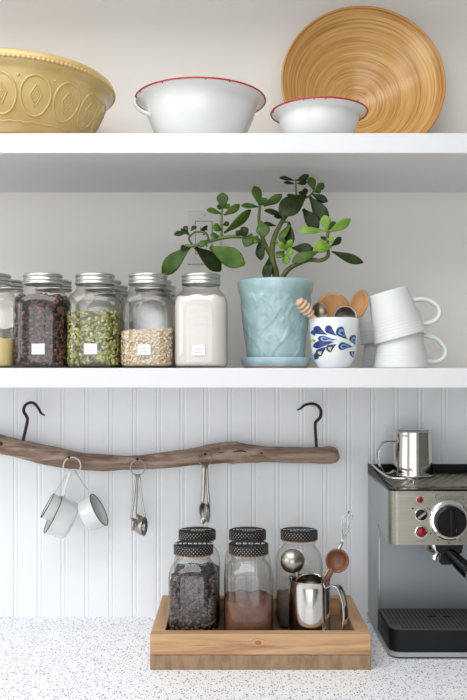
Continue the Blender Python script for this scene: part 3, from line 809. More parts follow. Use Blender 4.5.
# ------------------------------------------------------------------ potted jade plant
PD = 1.500
def plant():
    c = W(275.5, 340, PD)
    base = Vector((c.x, c.y, SH_TOP))
    # saucer
    ts = thing('plant_saucer', base, 'pale blue glazed saucer with bare clay foot under the plant pot', 'saucer')
    MB().lathe([(0.001, .0022), (.054, .0022), (.0605, .0030), (.0640, .0100), (.0655, .0195), (.0638, .0204), (.0620, .0190), (.0590, .0095), (.001, .0085)], 64, close_bot=True, close_top=True).build('dish', M['pot'], ts)
    MB().lathe([(0.001, 0), (.0560, 0), (.0590, .0008), (.0600, .0023), (.001, .0023)], 64, close_bot=True, close_top=True).build('foot', M['terracotta'], ts)
    zp = SH_TOP + .0088
    t = thing('potted_jade_plant', (base.x, base.y, zp), 'jade plant with thick green leaves in a pale blue textured pot', 'potted plant')
    Hp = 0.1515
    prof = [(.001, 0), (.0515, 0), (.0530, .002), (.0590, .060), (.0640, .105), (.0666, .128), (.0690, .1335), (.0712, .145), (.0712, .152), (.0695, .1542), (.0668, .1530), (.0632, .128), (.0570, .06), (.0505, .008), (.001, .008)]
    # densify outer wall so that the moulded vine can be modelled
    dz = [(float(np.interp(z, [p[1] for p in prof[2:6]], [p[0] for p in prof[2:6]])), float(z)) for z in np.linspace(.003, .127, 64)]
    full = prof[:2] + dz + prof[6:]
    vines = []
    rr = random.Random(5)
    for k in range(13):
        a0 = k * 2 * PI / 13; pts = []
        for i in range(40):
            s_ = i / 39
            pts.append((a0 + 0.30 * math.sin(s_ * 7 + k * 1.7), .008 + s_ * .112))
        vines.append((pts, .0026))
        for q in range(6):
            u = rr.uniform(.1, .9); z = .012 + u * .105; aa = a0 + 0.30 * math.sin(u * 7 + k * 1.7); sg = 1 if q % 2 else -1
            ln = rr.uniform(.14, .30)
            vines.append(([(aa + sg * ln * w / 10, z + .017 * math.sin(w / 10 * 2.2)) for w in range(11)], .0040))
    A = np.array([p for v, w in vines for p in v]); Wd = np.array([w for v, w in vines for p in v])
    def bump(q, z, a):
        if q < .052 or z < .003 or z > .128: return q
        da = np.abs((A[:, 0] - a + PI) % (2 * PI) - PI) * .06
        d = np.sqrt(da ** 2 + (A[:, 1] - z) ** 2) / Wd
        m = float(d.min())
        return q + .0013 * max(0.0, 1 - m * m) ** 0.7 if m < 1 else q
    mb = MB()
    mb.lathe(full[:2 + 64 + 6], 200, rfun=lambda q, z, a: bump(q, z, a), close_bot=True)
    mb.lathe(full[2 + 64 + 4:], 96, close_top=True)
    mb.build('pot', M['pot'], t)
    MB().lathe([(.001, .136), (.03, .137), (.0632, .134)], 40).build('soil', M['soil'], t)
    B = Vector((base.x, base.y, zp))
    def L(px, py, d=0.0): return W(px, py, PD + d) - B
    # stems
    def stem(pts, r, mat='stem'):
        s = spline([L(*p) for p in pts], 6)
        MB().tube(s, lerp_list(r, len(s)), 9).build('stem', M[mat], t)
    stem([(277, 284, 0), (275.5, 272, -.004), (272, 255, -.008), (274.5, 237, -.008), (283, 220, -.004), (294, 207, 0), (299, 197, .004)], [.0072, .0066, .0056, .005, .0042, .0034, .0028])
    stem([(273, 258, -.008), (268, 250, -.012), (262, 236, -.018), (259, 221, -.02), (260, 206, -.02)], [.0048, .0042, .0036, .003, .0024])
    stem([(268, 250, -.012), (258, 240, -.018), (244, 237, -.022), (228, 237, -.026), (210, 241, -.028), (193, 246, -.03), (185, 245, -.03)], [.0040, .0038, .0036, .0034, .0032, .003, .0026], 'stem_green')
    stem([(282, 286, -.01), (284, 275, -.014), (292.5, 266.5, -.02), (309, 260, -.028), (320, 260.5, -.030), (328, 256, -.032), (327.5, 245, -.032), (328, 231, -.032)], [.0054, .005, .0044, .0040, .0038, .0036, .0032, .0028])
    stem([(222, 237, -.026), (221.5, 225, -.026), (222.5, 208, -.026)], [.0026, .0022, .0016], 'stem_green')
    stem([(297, 198, .004), (296, 189, .002), (295.8, 179, 0)], [.0024, .002, .0014], 'stem_green')
    stem([(299, 198, .004), (308, 197, .008), (314, 191, .01)], [.0026, .0022, .0016], 'stem_green')
    stem([(193, 246, -.03), (189, 238, -.034), (196, 232, -.036), (206, 233, -.034), (209, 241, -.03)], [.0020, .0019, .0018, .0019, .0020], 'stem')
    stem([(274, 240, -.01), (281, 246, -.022), (286, 250, -.03)], [.0026, .0022, .0018], 'stem_green')
    stem([(283, 222, -.004), (288, 222, -.012)], [.0022, .0018], 'stem_green')
    # leaves: base pixel, tip pixel, width in pixels, tone, depth at base and tip, roll
    LV = [
        (190, 246.5, 161, 274, 17, 'm', -.024, .006, .15), (195, 247.5, 222, 270, 17, 'd', -.026, -.012, -.5), (210, 247, 244, 264, 19, 'm', -.030, -.050, .1),
        (198, 233, 208, 226, 3.5, 'd', -.034, -.030, .8), (187, 233, 174, 234, 6, 'd', -.034, -.04, .6), (188, 231, 184, 226, 5, 'd', -.034, -.03, .3), (191, 231, 196, 225.5, 5, 'd', -.034, -.026, -.3),
        (190, 236, 181, 228, 5, 'd', -.034, -.028, .5), (186, 246, 180, 249, 6, 'd', -.032, -.02, .4), (208, 240, 199, 246, 7, 'm', -.034, -.046, .2),
        (222.5, 208.5, 222.5, 192.5, 11.5, 'm', -.026, -.030, .0), (221.5, 214, 207, 209, 6.5, 'm', -.026, -.034, .8), (224, 215, 240, 205, 7, 'm', -.026, -.034, .6),
        (224, 233, 252, 210.5, 8.5, 'm', -.026, -.02, .7), (222, 230, 213, 226, 8, 'm', -.028, -.04, .2), (223, 225, 229, 223, 5, 'd', -.026, -.03, .3), (219, 236, 211, 235, 6, 'm', -.03, -.044, .5),
        (223, 208, 230, 205, 5, 'm', -.028, -.036, .6), (222, 209, 217, 206, 5, 'm', -.028, -.036, .5), (238, 235, 248, 228.5, 9, 'd', -.024, -.034, .2), (241, 236, 236, 231, 6, 'd', -.024, -.03, .2),
        (252, 234, 245, 246, 11, 'm', -.02, -.034, .1), (259, 207, 241.5, 205, 6.5, 'm', -.02, -.03, .7),
        (259.5, 205, 255, 185.5, 10, 'm', -.02, -.016, .2), (264, 206, 282, 195, 8, 'm', -.02, -.034, .5), (259, 205, 267, 199, 8, 'm', -.022, -.034, .3),
        (260, 221, 265, 236, 13.5, 'm', -.024, -.036, .0), (260, 239, 260.5, 260, 9, 'd', -.018, -.022, .5), (258, 236, 252, 243, 9, 'm', -.018, -.028, .3),
        (270, 257, 266, 280, 10, 'd', -.006, -.012, .5), (276, 226, 263, 223, 5, 'd', -.006, -.014, .7), (284, 216, 265, 209.5, 6.5, 'd', -.004, -.02, .6), (284, 218, 274, 216, 5, 'd', -.004, -.01, .5),
        (294.5, 180.5, 280, 177, 5, 'd', 0, -.01, .7), (296.5, 180.5, 309, 175.5, 6, 'd', 0, -.008, .6), (295, 184, 284, 182, 4, 'd', 0, -.006, .8), (297, 183.5, 307, 182, 4, 'd', 0, -.006, .8),
        (314, 190.5, 310, 177, 9, 'm', .01, .006, .2), (315, 191, 324, 183.5, 7.5, 'm', .01, .002, .4), (314, 192, 321, 190, 5, 'm', .01, -.002, .5), (312, 194, 327.5, 201.5, 7.5, 'd', .008, .0, .3), (305, 196, 305, 188, 6, 'd', .006, 0, .3),
        (299, 197, 287, 194.5, 4, 'd', .002, -.008, .8), (304, 196, 299, 192, 5, 'd', .004, -.004, .3),
        (306, 195, 280, 213.5, 20, 'd', .0, -.026, .1), (310, 197, 327.5, 221.5, 13, 'd', .004, -.012, .5), (303, 209, 318, 228, 13, 'd', .006, -.004, .3), (289, 222, 289.5, 247, 10.5, 'd', -.008, -.014, .5),
        (291, 224, 279, 240, 7, 'm', -.012, -.02, .5), (285, 248, 281, 237, 6, 'm', -.028, -.034, .3), (286, 249, 292, 240, 6, 'l', -.028, -.036, .3), (286, 249, 278.5, 243.5, 7, 'l', -.03, -.042, .3), (287, 250, 292, 253, 8, 'l', -.03, -.046, .3),
        (284, 251, 277, 257, 8, 'm', -.026, -.038, .4), (285, 254, 287, 264, 8, 'l', -.026, -.03, .3),
        (292, 248, 313, 249, 10.5, 'd', -.024, -.034, .2), (318.5, 251.5, 292.5, 261, 11, 'm', -.032, -.044, .3),
        (326.5, 230.5, 325, 215, 10.5, 'l', -.032, -.034, .1), (326, 231.5, 299, 229.5, 7.5, 'l', -.032, -.048, .6), (329, 232, 350.5, 219.5, 9, 'l', -.032, -.048, .5), (328, 230, 336, 222, 7, 'm', -.03, -.018, .3),
        (331.5, 247, 314, 246.5, 12.5, 'l', -.034, -.05, .15), (331, 246, 342, 237.5, 6.5, 'd', -.032, -.024, .4), (332, 251.5, 362.5, 263, 8.5, 'd', -.032, -.05, .5), (328, 242, 321, 236, 5, 'm', -.03, -.02, .4), (327, 239, 334, 240, 5, 'l', -.034, -.044, .4),
    ]
    tone = {'d': 'leaf_dark', 'm': 'leaf_mid', 'l': 'leaf_light'}
    NR, NS = 11, 10
    for (bx, by, tx, ty, w, tn, db, dt, roll) in LV:
        b_, t_ = L(bx, by, db), L(tx, ty, dt)
        ax = (t_ - b_); ln = ax.length; ax.normalize()
        wid = 1.22 * w / 2 * PD / F
        view = Vector((0, -1, 0))
        nrm = (view - ax * view.dot(ax)).normalized()
        side = ax.cross(nrm)
        if roll:
            wid2 = wid / max(math.cos(roll), 0.5)
            nrm = (Matrix.Rotation(roll, 3, ax) @ nrm); side = ax.cross(nrm)
        else: wid2 = wid
        th = min(wid2 * 0.30, .0026)
        mb = MB(); rows = []
        for i in range(NR):
            s_ = i / (NR - 1)
            x = s_ ** 1.15
            wf = (math.sin(PI * min(1, 0.06 + x * 0.94)) ** 0.75) * (0.42 + 0.75 * x) / 0.98 if 0 < i < NR - 1 else (0.16 if i == 0 else 0.12)
            wf = min(wf, 1.0)
            if i == 0: wf = 0.17
            tf = max(0.35, wf)
            bow = -ln * 0.10 * (s_ * s_ - s_ * .3)
            row = []
            for k in range(NS):
                a = 2 * PI * k / NS
                p = b_ + ax * (ln * s_) + side * (math.cos(a) * wid2 * wf) + nrm * (math.sin(a) * th * tf + bow + abs(math.cos(a)) ** 2 * wid2 * wf * 0.18)
                row.append(len(mb.v)); mb.v.append(tuple(p))
            rows.append(row)
        for i in range(NR - 1):
            for k in range(NS):
                mb.f.append((rows[i][k], rows[i][(k + 1) % NS], rows[i + 1][(k + 1) % NS], rows[i + 1][k])); mb.m.append(0)
        mb.f.append(tuple(reversed(rows[0]))); mb.f.append(tuple(rows[-1])); mb.m += [0, 0]
        mb.build('leaf', M[tone[tn]], t)
plant()

# ------------------------------------------------------------------ generic spoons
def frame(origin, xaxis, normal):
    x = Vector(xaxis).normalized(); n = Vector(normal); n = (n - x * n.dot(x)).normalized(); y = n.cross(x)
    return Matrix(((x.x, y.x, n.x, origin[0]), (x.y, y.y, n.y, origin[1]), (x.z, y.z, n.z, origin[2]), (0, 0, 0, 1)))

def bowl_mesh(mb, fr, a, b, dep, th, egg=0.0, flat=1.0, mi=0, power=2.0):
    """hollow spoon bowl: long axis local x (half length a), half width b, hollow side towards local z"""
    NR, NS = 9, 28
    st = len(mb.v)
    rows = []
    def pt(rho, ang, off):
        x = math.cos(ang) * a * rho; y = math.sin(ang) * b * rho * (1 - egg * math.cos(ang))
        return (x, y, -dep * (1 - rho ** power) + off)
    for i in range(NR + 1):
        rho = max(i / NR, .02)
        rows.append([pt(rho, 2 * PI * k / NS, 0) for k in range(NS)])
    o = []
    for i in range(NR, -1, -1):
        rho = max(i / NR, .02)
        o.append([tuple(np.array(pt(rho, 2 * PI * k / NS, -th)) * np.array((1.0 + th / a * rho * .6, 1.0 + th / b * rho * .6, 1))) for k in range(NS)])
    allr = rows + o
    idx = []
    for r in allr:
        ii = []
        for p in r: ii.append(len(mb.v)); mb.v.append(tuple(fr @ Vector(p)))
        idx.append(ii)
    for i in range(len(idx) - 1):
        for k in range(NS):
            mb.f.append((idx[i][k], idx[i][(k + 1) % NS], idx[i + 1][(k + 1) % NS], idx[i + 1][k])); mb.m.append(mi)
    mb.f.append(tuple(reversed(idx[0]))); mb.f.append(tuple(idx[-1])); mb.m += [mi, mi]

def spoon(name, label, cat, center, tip_dir, normal, a, b, dep, th, foot, hr, mat, egg=0.0, hmat=None, hflat=None, mid=None, power=2.0, group=None):
    """bowl centred at `center`, handle running from the bowl down to `foot`"""
    foot = Vector(foot); t = thing(name, foot, label, cat, group=group)
    c = Vector(center) - foot
    x = Vector(tip_dir).normalized()
    mb = MB(); bowl_mesh(mb, frame(c, x, normal), a, b, dep, th, egg, power=power)
    mb.build('bowl', mat, t)
    n = Vector(normal); n = (n - x * n.dot(x)).normalized()
    start = c - x * (a * 0.97) - n * (th * .5)
    pts = [start + x * a * .12, start - x * a * .25] + ([Vector(mid) - foot] if mid is not None else []) + [Vector((0, 0, 0))]
    s = spline(pts, 6)
    MB().tube(s, lerp_list(hr, len(s)), 10, flat=hflat, up=n).build('handle', hmat or mat, t)
    return t

# ------------------------------------------------------------------ flower-painted cup with utensils
CD = 1.448
def flower_cup():
    c = W(334, 340, CD)
    base = Vector((c.x, c.y, SH_TOP))
    t = thing('utensil_cup', base, 'white ceramic cup painted with blue leaf sprig, holding spoons', 'cup')
    Hc = 0.0895
    prof = [(.001, .0015), (.022, .0015), (.0235, 0), (.0265, 0), (.0285, .0025), (.034, .0105), (.0388, .0225), (.0415, .036), (.0432, .055), (.0442, .075), (.0446, Hc - .001), (.0440, Hc), (.0426, Hc - .0008),
            (.0412, .055), (.0392, .036), (.036, .021), (.030, .010), (.020, .006), (.001, .006)]
    MB().lathe(prof, 72, close_bot=True, close_top=True).build('body', M['ceramic'], t)
    zz = [p[1] for p in prof[3:11]]; rr = [p[0] for p in prof[3:11]]
    def S(px, py, off):
        # crop pixel of the painted motif to a point on the cup wall
        X = (px - 254) / 5.19; Yp = py / 5.19 + 280
        z = (367.5 - Yp) * CD / F * 0.985
        r = float(np.interp(z, zz, rr)) + off
        sa = max(-.98, min(.98, X * (CD - .03) / F / r)); a = math.asin(sa)
        return (r * math.sin(a), -r * math.cos(a), z)
    def drop(hx, hy, tx, ty, w, mat, off, name='painted_petal', bend=0.0, parent=t):
        """teardrop: round head at (hx, hy), point at (tx, ty)"""
        d = Vector((tx - hx, ty - hy)); ln = d.length; d.normalize(); nrm = Vector((-d.y, d.x)); n = 12
        mb = MB(); left = []; mid = []; right = []
        for i in range(n + 1):
            s_ = i / n
            wf = math.sqrt(max(0, 1 - (1 - s_ / .3) ** 2)) if s_ < .3 else (1 - (s_ - .3) / .7) ** 1.15
            pc = Vector((hx, hy)) + d * (ln * s_ - w * .5) + nrm * (bend * math.sin(PI * s_))
            for lst, sg in ((left, 1), (mid, 0), (right, -1)):
                q = pc + nrm * (sg * w * .5 * wf); lst.append(S(q.x, q.y, off))
        v = left + mid + right; f = []
        for i in range(n):
            f.append((i, i + 1, n + 2 + i, n + 1 + i)); f.append((n + 1 + i, n + 2 + i, 2 * n + 3 + i, 2 * n + 2 + i))
        return mb.add(v, f).build(name, M[mat], parent, recalc=False)
    petals = [(160, 256, 218, 292, 28, 'navy', None, 4), (215, 256, 264, 300, 28, 'navy', None, 4), (182, 303, 268, 312, 26, 'navy', 'blue', 4), (160, 337, 252, 322, 26, 'navy', None, -4),
              (173, 373, 216, 334, 28, 'navy', 'dot', -4), (222, 352, 266, 324, 28, 'navy', 'dot', -3), (277, 270, 322, 322, 36, 'teal', 'blue', 5), (346, 308, 364, 352, 32, 'teal', 'blue', 4),
              (283, 345, 358, 346, 28, 'teal', 'blue', -4), (346, 376, 366, 354, 28, 'navy', 'blue', -3), (140, 272, 150, 300, 20, 'teal', None, 0), (152, 392, 160, 350, 22, 'navy', None, 0), (140, 312, 160, 312, 14, 'lime', None, 0)]
    for hx, hy, tx, ty, w, mt, inner, bd in petals:
        w *= 1.42; hx, hy = hx - (tx - hx) * .06, hy - (ty - hy) * .06; tx, ty = tx + (tx - hx) * .10, ty + (ty - hy) * .10
        p = drop(hx, hy, tx, ty, w, mt, .0004, bend=bd)
        if inner == 'blue':
            drop(hx + (tx - hx) * .06, hy + (ty - hy) * .06, hx + (tx - hx) * .66, hy + (ty - hy) * .66, w * .62, 'blue', .0007, 'petal_fill', bd * .6, p)
            drop(hx + (tx - hx) * .08, hy + (ty - hy) * .08, hx + (tx - hx) * .45, hy + (ty - hy) * .45, w * .28, 'navy', .0010, 'petal_vein', bd * .4, p)
        elif inner == 'dot':
            drop(hx + (tx - hx) * .04, hy + (ty - hy) * .04, hx + (tx - hx) * .34, hy + (ty - hy) * .34, w * .58, 'lime', .0007, 'petal_dot', 0, p)
        else:
            drop(hx + (tx - hx) * .1, hy + (ty - hy) * .1, hx + (tx - hx) * .6, hy + (ty - hy) * .6, w * .25, 'teal', .0007, 'petal_vein', bd * .5, p)
    # painted stem
    pts = spline([S(372, 358, .0004), S(345, 345, .0004), S(305, 326, .0004), S(262, 313, .0004), S(205, 316, .0004), S(150, 338, .0004)], 6)
    MB().tube(pts, lerp_list([.0009, .0008, .0006, .0005], len(pts)), 6, flat=(1, .4)).build('painted_stem', M['ceramic'], t)
    # --- utensils standing in it
    fl = SH_TOP + .0085
    def F_(dx, dy): return Vector((base.x + dx, base.y + dy, fl))
    # honey dipper
    foot = F_(.026, .012); foot.z += .020
    P0 = W(315, 318.3, CD - .022); dr = (P0 - foot).normalized()
    h1 = P0 + dr * .009; h0 = h1 + dr * .040
    td = thing('honey_dipper', foot, 'pale wooden honey dipper with grooved head leaning out of painted cup', 'honey dipper')
    ax = (h0 - h1); ln = ax.length
    fr = frame(h1 - foot, ax, (0, -1, 0))
    prf = [(.0045, 0)]
    rads = [.0080, .0105, .0115, .0110, .0088]
    for k, r in enumerate(rads):
        z0 = .002 + k * (ln - .002) / 5; wd = (ln - .002) / 5
        prf += [(.0045, z0), (r * .97, z0 + wd * .04), (r, z0 + wd * .25), (r * .97, z0 + wd * .48), (.0045, z0 + wd * .54)]
    prf += [(.001, ln)]
    mb = MB().lathe(prf, 28, close_bot=True, close_top=True)
    mb.xf(fr @ Matrix.Rotation(PI / 2, 4, 'Y'))
    mb.build('dipper_head', M['pale_wood'], td)
    MB().tube([(0, 0, 0), h1 - foot + ax.normalized() * .004], [.0030, .0036], 10).build('handle', M['pale_wood'], td)
    # spoons
    spoon('metal_spoon', 'tarnished metal spoon between honey dipper and wide wooden spoon', 'spoon', W(320, 313, CD - .012), (-.10, .05, 1), (.12, -1, .25), .0205, .0148, .007, .0012, F_(.004, -.012), [.0028, .0022, .0024], M['steel_old'], hflat=(.45, 1.3))
    spoon('wooden_spoon', 'wide wooden spoon rising at the back of the painted cup', 'spoon', W(333, 311, CD + .020), (.02, .12, 1), (0, -1, .2), .0335, .0310, .007, .0035, F_(-.004, .014), [.0050, .0045, .0045], M['warm_wood'])
    spoon('measuring_scoop', 'round metal scoop with pale rim in the painted cup', 'scoop', W(345.5, 318, CD - .010), (.10, .0, 1), (.08, -1, .35), .0215, .0210, .013, .0012, F_(.014, -.010), [.0030, .0022, .0024], M['steel_soft'], hflat=(.45, 1.3), power=2.6)
    spoon('wooden_spoon', 'wooden spoon tilting out of the cup towards the white mugs', 'spoon', W(358, 304, CD + .006), (.30, .10, 1), (-.62, -1, .15), .0260, .0165, .008, .0030, F_(.004, .0), [.0048, .0042, .0042], M['warm_wood'], mid=W(347.5, 326, CD + .004))
flower_cup()

# ------------------------------------------------------------------ mugs
def mug(label, M4):
    t = thing('stoneware_mug', (0, 0, 0), label, 'mug')
    Hm, rt, rb = 0.087, 0.0482, 0.0345
    def R(z): return rb + (rt - rb) * (z / Hm) ** 0.92
    out = [(.001, .002), (rb - .004, .002), (rb - .003, 0), (rb - .001, 0), (rb, .002)]
    zs = np.linspace(.004, Hm - .002, 60)
    for z in zs:
        rib = .00030 * math.sin(z * 2 * PI / .0056) * min(1, max(0, (z - .040) / .012))
        out.append((R(z) + rib, float(z)))
    out += [(rt - .0006, Hm - .0004), (rt - .0018, Hm), (rt - .0030, Hm - .0008)]
    for z in np.linspace(Hm - .004, .008, 10): out.append((R(z) - .0034, float(z)))
    out += [(rb - .008, .0055), (.001, .0055)]
    MB().lathe(out, 72, close_bot=True, close_top=True).build('body', M['mug'], t)
    hp = [(R(.027) - .001, 0, .027), (.062, 0, .0325), (.0755, 0, .0435), (.0815, 0, .0545), (.0800, 0, .0655), (.0710, 0, .0735), (.058, 0, .0760), (R(.075) - .001, 0, .0745)]
    s = spline(hp, 6)
    MB().tube(s, .0050, 12, flat=(1.35, .92), up=(0, 1, 0)).build('handle', M['mug'], t)
    t.matrix_world = M4
    return t
def inv(x, y, z, tilt=0.0, rz=0.0):
    """mug upside down, rim centre at (x, y, z)"""
    return Matrix.Translation((x, y, z)) @ Matrix.Rotation(tilt, 4, 'Y') @ Matrix.Rotation(rz, 4, 'Z') @ Matrix.Rotation(PI, 4, 'X') @ Matrix.Translation((0, 0, -0.087))
MD = 1.458
p = W(400.5, 367, MD)
mug('white ribbed mug upside down on the shelf, under the tilted mug', inv(p.x, p.y, SH_TOP + .0003))
q = W(400.3, 338, MD)
mug('white ribbed mug tilted over the lower mug, handle outwards', inv(q.x, q.y, q.z + .001, -math.radians(15.5)))
p = W(385.5, 367, 1.572)
mug('white ribbed mug upside down on the shelf in the rear stack beside the cup', inv(p.x, p.y, SH_TOP + .0003, 0, math.radians(12)))
mug('white ribbed mug on top of the rear stack beside the cup', inv(p.x - .001, p.y, SH_TOP + .057, -math.radians(14), math.radians(12)))

# ------------------------------------------------------------------ driftwood rail
RD = 1.655
def driftwood():
    b0 = W(150, 462, RD)
    t = thing('driftwood_rail', b0, 'weathered driftwood branch hung on two iron hooks', 'rail')
    pl = [(-120, 428, 9.5), (-80, 432, 10), (-40, 438, 9.5), (-15, 441.5, 9), (0, 444.5, 9.2), (20, 449, 9.4), (40, 453.5, 9.4), (60, 457.7, 9.3), (80, 460.5, 8.6), (100, 462, 8.1), (120, 462.6, 7.4), (140, 462.2, 7.0), (160, 460.6, 7.8),
          (180, 458.6, 8.3), (196, 456.8, 8.8), (210, 455, 9.6), (222, 453.4, 10.6), (233, 452.8, 10.7), (248, 453.6, 9.2), (265, 454, 8.1), (285, 454.4, 7.7), (305, 454.6, 7.7), (322, 455, 8.3), (331, 454.8, 8.2), (336, 454.2, 7.0), (338.5, 453.6, 4.8)]
    s = spline([W(x, y, RD) - b0 for x, y, r in pl], 5)
    rad = [r * RD / F for r in lerp_list([p_[2] for p_ in pl], len(s))]
    mb = MB(); mb.tube(s, rad, 28, flat=(1, 1.0))
    # weathered ridges running along the branch
    out = []
    n = len(s)
    for i in range(n):
        cpt = s[i]
        for k in range(28):
            v = Vector(mb.v[i * 28 + k]); d = v - cpt
            a = 2 * PI * k / 28
            f = 1 + .055 * math.sin(3 * a + i * .11) + .035 * math.sin(7 * a - i * .07 + 1.3) + .03 * math.sin(i * .45 + a * 2) + random.uniform(-.022, .022) + .03 * math.sin(i * .23 + 5 * a) * math.sin(i * .9 + a)
            if i > n - 9: f += random.uniform(-.16, .08)
            out.append(tuple(cpt + d * f))
    mb.v = out
    br = mb.build('branch', M['drift'], t)
    # knots and splits
    for px, py, a_, b_ in ((226, 451.2, 8, .9), (239, 450.2, 8, .8), (261, 452.6, 2.0, 1.5), (3, 443, 2.2, 2.0)):
        pts = []
        for k in range(9):
            x = px - a_ + 2 * a_ * k / 8
            cy = float(np.interp(x, [q_[0] for q_ in pl], [q_[1] for q_ in pl])); r = float(np.interp(x, [q_[0] for q_ in pl], [q_[2] for q_ in pl]))
            dyp = (py - cy) + .35 * math.sin(k * .9 + px) + (.05 * (k - 4) ** 2 if px in (226, 239) else 0)
            dep = math.sqrt(max(0, r * r - dyp * dyp)) * RD / F
            pts.append(W(x, cy + dyp, RD) - b0 + Vector((0, -dep * .995, 0)))
        MB().tube(pts, [b_ * RD / F * (.25 + .75 * math.sin(PI * (k + .5) / 9)) for k in range(9)], 6, flat=(1, .5)).build('split', M['crack'], t)
    # hooks screwed into the branch, hung on pins in the wall
    for pts in ([(21.5, 450), (23, 441), (27.3, 421.5), (26.6, 416.5), (23.8, 411.5), (24.8, 406), (29.5, 402.8), (34.5, 403.6), (38.5, 408.5), (41, 413), (45, 415.6)],
                [(316.8, 455), (316.4, 446), (315.2, 425), (316.8, 421), (320.2, 417), (320.8, 410.5), (317.5, 405.6), (311.5, 403.6), (304.5, 405.2), (301, 408.2), (297, 410.2)]):
        s = spline([W(x, y, RD) - b0 for x, y in pts], 6)
        MB().tube(s, lerp_list([.0030, .0032, .0032, .0032, .0032, .0032, .0032, .0030, .0028, .0024, .0014], len(s)), 10).build('hook', M['rust'], t)
    # bent nails that carry the rings
    for px, py in ((71, 458), (138.5, 460), (205.5, 455)):
        a_ = W(px, py, RD - .010) - b0; d = Vector((0, -.022, .004))
        MB().tube([a_, a_ + d * .85, a_ + d], [.0014, .0014, .0028], 8).build('nail', M['rust'], t)
    return t
driftwood()
# wall pins under the hook crooks
for px, py, lb in ((30.5, 406.6, 'small painted wall pin carrying the hook above the enamel cups'), (313.2, 407.4, 'small painted wall pin carrying the hook at the sawn branch end')):
    p_ = W(px, py, RD)
    mb = MB().tube([(0, 0, 0), (0, -.045, .0), (0, -.0465, 0)], [.0014, .0014, .0006], 10)
    o = mb.build('wall_pin', M['panel'])
    o.location = (p_.x, -.0065, p_.z); tag(o, lb, 'pin')

def ring(px, py, rpx, D, label, mat, wire=.0011, tiltz=.25):
    c = W(px, py, D); r = rpx * D / F
    mb = MB(); pts = [(r * math.cos(2 * PI * k / 40), .35 * r * math.sin(2 * PI * k / 40) * tiltz, r * math.sin(2 * PI * k / 40)) for k in range(40)]
    mb.tube(pts, wire, 8, closed=True)
    o = mb.build('key_ring', mat); o.location = c
    return tag(o, label, 'ring')

# enamel measuring cups
def enamel_cup(name, rim_a, rim_b, depth_dir, D, rpx, hpx, ring_px, ring_D, label, open_tilt):
    """rim_a, rim_b: ends of the rim's long axis in pixels; depth_dir: pixel direction from rim to base"""
    A, Bq = W(*rim_a, D), W(*rim_b, D)
    c = (A + Bq) / 2; r = (A - Bq).length / 2; up = (A - Bq).normalized()
    dv = Vector((depth_dir[0], open_tilt, -depth_dir[1])); dv = (dv - up * dv.dot(up)).normalized()   # rim to base
    h = hpx * D / F
    t = thing(name, c, label, 'measuring cup')
    fr = frame((0, 0, 0), up, -dv)
    pr = [(r, 0), (r + .0008, .0002), (r + .0002, -.0012), (r * .985, -h * .3), (r * .95, -h * .8), (r * .90, -h * .95), (r * .82, -h), (.001, -h), (.001, -h + .0012), (r * .8, -h + .0014), (r * .92, -h * .8), (r * .97, -h * .3), (r - .0012, -.0002), (r, 0)]
    mb = MB().lathe(pr, 48); mb.xf(fr); mb.build('bowl', M['enamel'], t)
    mb = MB().tube([(r * math.cos(2 * PI * k / 48), r * math.sin(2 * PI * k / 48), .0002) for k in range(48)], .0009, 6, closed=True); mb.xf(fr); mb.build('rim', M['black'], t)
    rp = W(ring_px[0], ring_px[1], ring_D) - c
    st = up * r
    pts = [st - up * .001, st + (rp - st) * .12, st + (rp - st) * .5 + Vector((0, -.002, 0)), rp]
    s = spline(pts, 5)
    MB().tube(s, lerp_list([.0034, .0030, .0028, .0034], len(s)), 10, flat=(1.25, .30), up=(1, 0, 0) if abs((rp - st).x) < abs((rp - st).z) * .3 else (0, 1, 0)).build('handle', M['enamel'], t)
    return t
ring(72, 466, 8.7, RD - .0265, 'white ring on the driftwood nail holding enamel measuring cups', M['enamel'], .0014)
enamel_cup('measuring_cup', (62.5, 496), (44, 532), (.86, .50), RD - .034, 20, 20, (70.5, 470), RD - .030, 'largest white enamel measuring cup, opening turned to the hook side', .25)
enamel_cup('measuring_cup', (54, 494), (41, 517), (.86, .48), RD - .034, 13, 13, (69, 471), RD - .026, 'small white enamel measuring cup tucked behind the largest cup', .20)
enamel_cup('measuring_cup', (91, 494.5), (107, 525), (-.88, .46), RD - .034, 17, 16, (74, 470), RD - .028, 'white enamel measuring cup turned to show its grey inside', .06)

# steel measuring spoons on rings
ring(137.8, 467.6, 7.4, RD - .0265, 'steel ring holding small round measuring spoons', M['steel_soft'])
def hang_spoon(cx, cy, rx, rz, nx, ring_px, D, RDp, label, ny=-.5, dep=.6, nz=.1, hw=.0022, grp=None):
    c = W(cx, cy, D); rp = W(*ring_px, RDp)
    t = thing('measuring_spoon', c, label, 'measuring spoon', group=grp)
    a, b = rz * D / F, rx * D / F
    mb = MB(); ax = (Vector((0, 0, -1)))
    bowl_mesh(mb, frame((0, 0, 0), ax, (nx, ny, nz)), a, b, b * dep * 2, .0009, power=2.6); mb.build('bowl', M['steel_soft'], t)
    s = spline([Vector((0, 0, a * .98)), Vector((0, 0, a * 1.25)), (rp - c) * .5, rp - c], 5)
    MB().tube(s, hw, 8, flat=(.35, 1.0), up=(0, -1, 0)).build('handle', M['steel_soft'], t)
    return t
hang_spoon(131.5, 524.5, 6.2, 6.6, -.95, (136, 474), RD - .030, RD - .030, 'small steel measuring spoon facing the enamel cups', -.15, .75)
hang_spoon(136.4, 520.5, 5.5, 6.5, -.75, (138, 474), RD - .020, RD - .024, 'middle steel measuring spoon of the ring set', -.1, .7)
hang_spoon(144.6, 526.5, 8.4, 9.4, .93, (139, 474), RD - .034, RD - .026, 'largest round steel measuring spoon of the ring set', -.25, .75)
ring(205, 459, 6.6, RD - .0265, 'dull ring holding two oval steel measuring spoons', M['steel_old'])
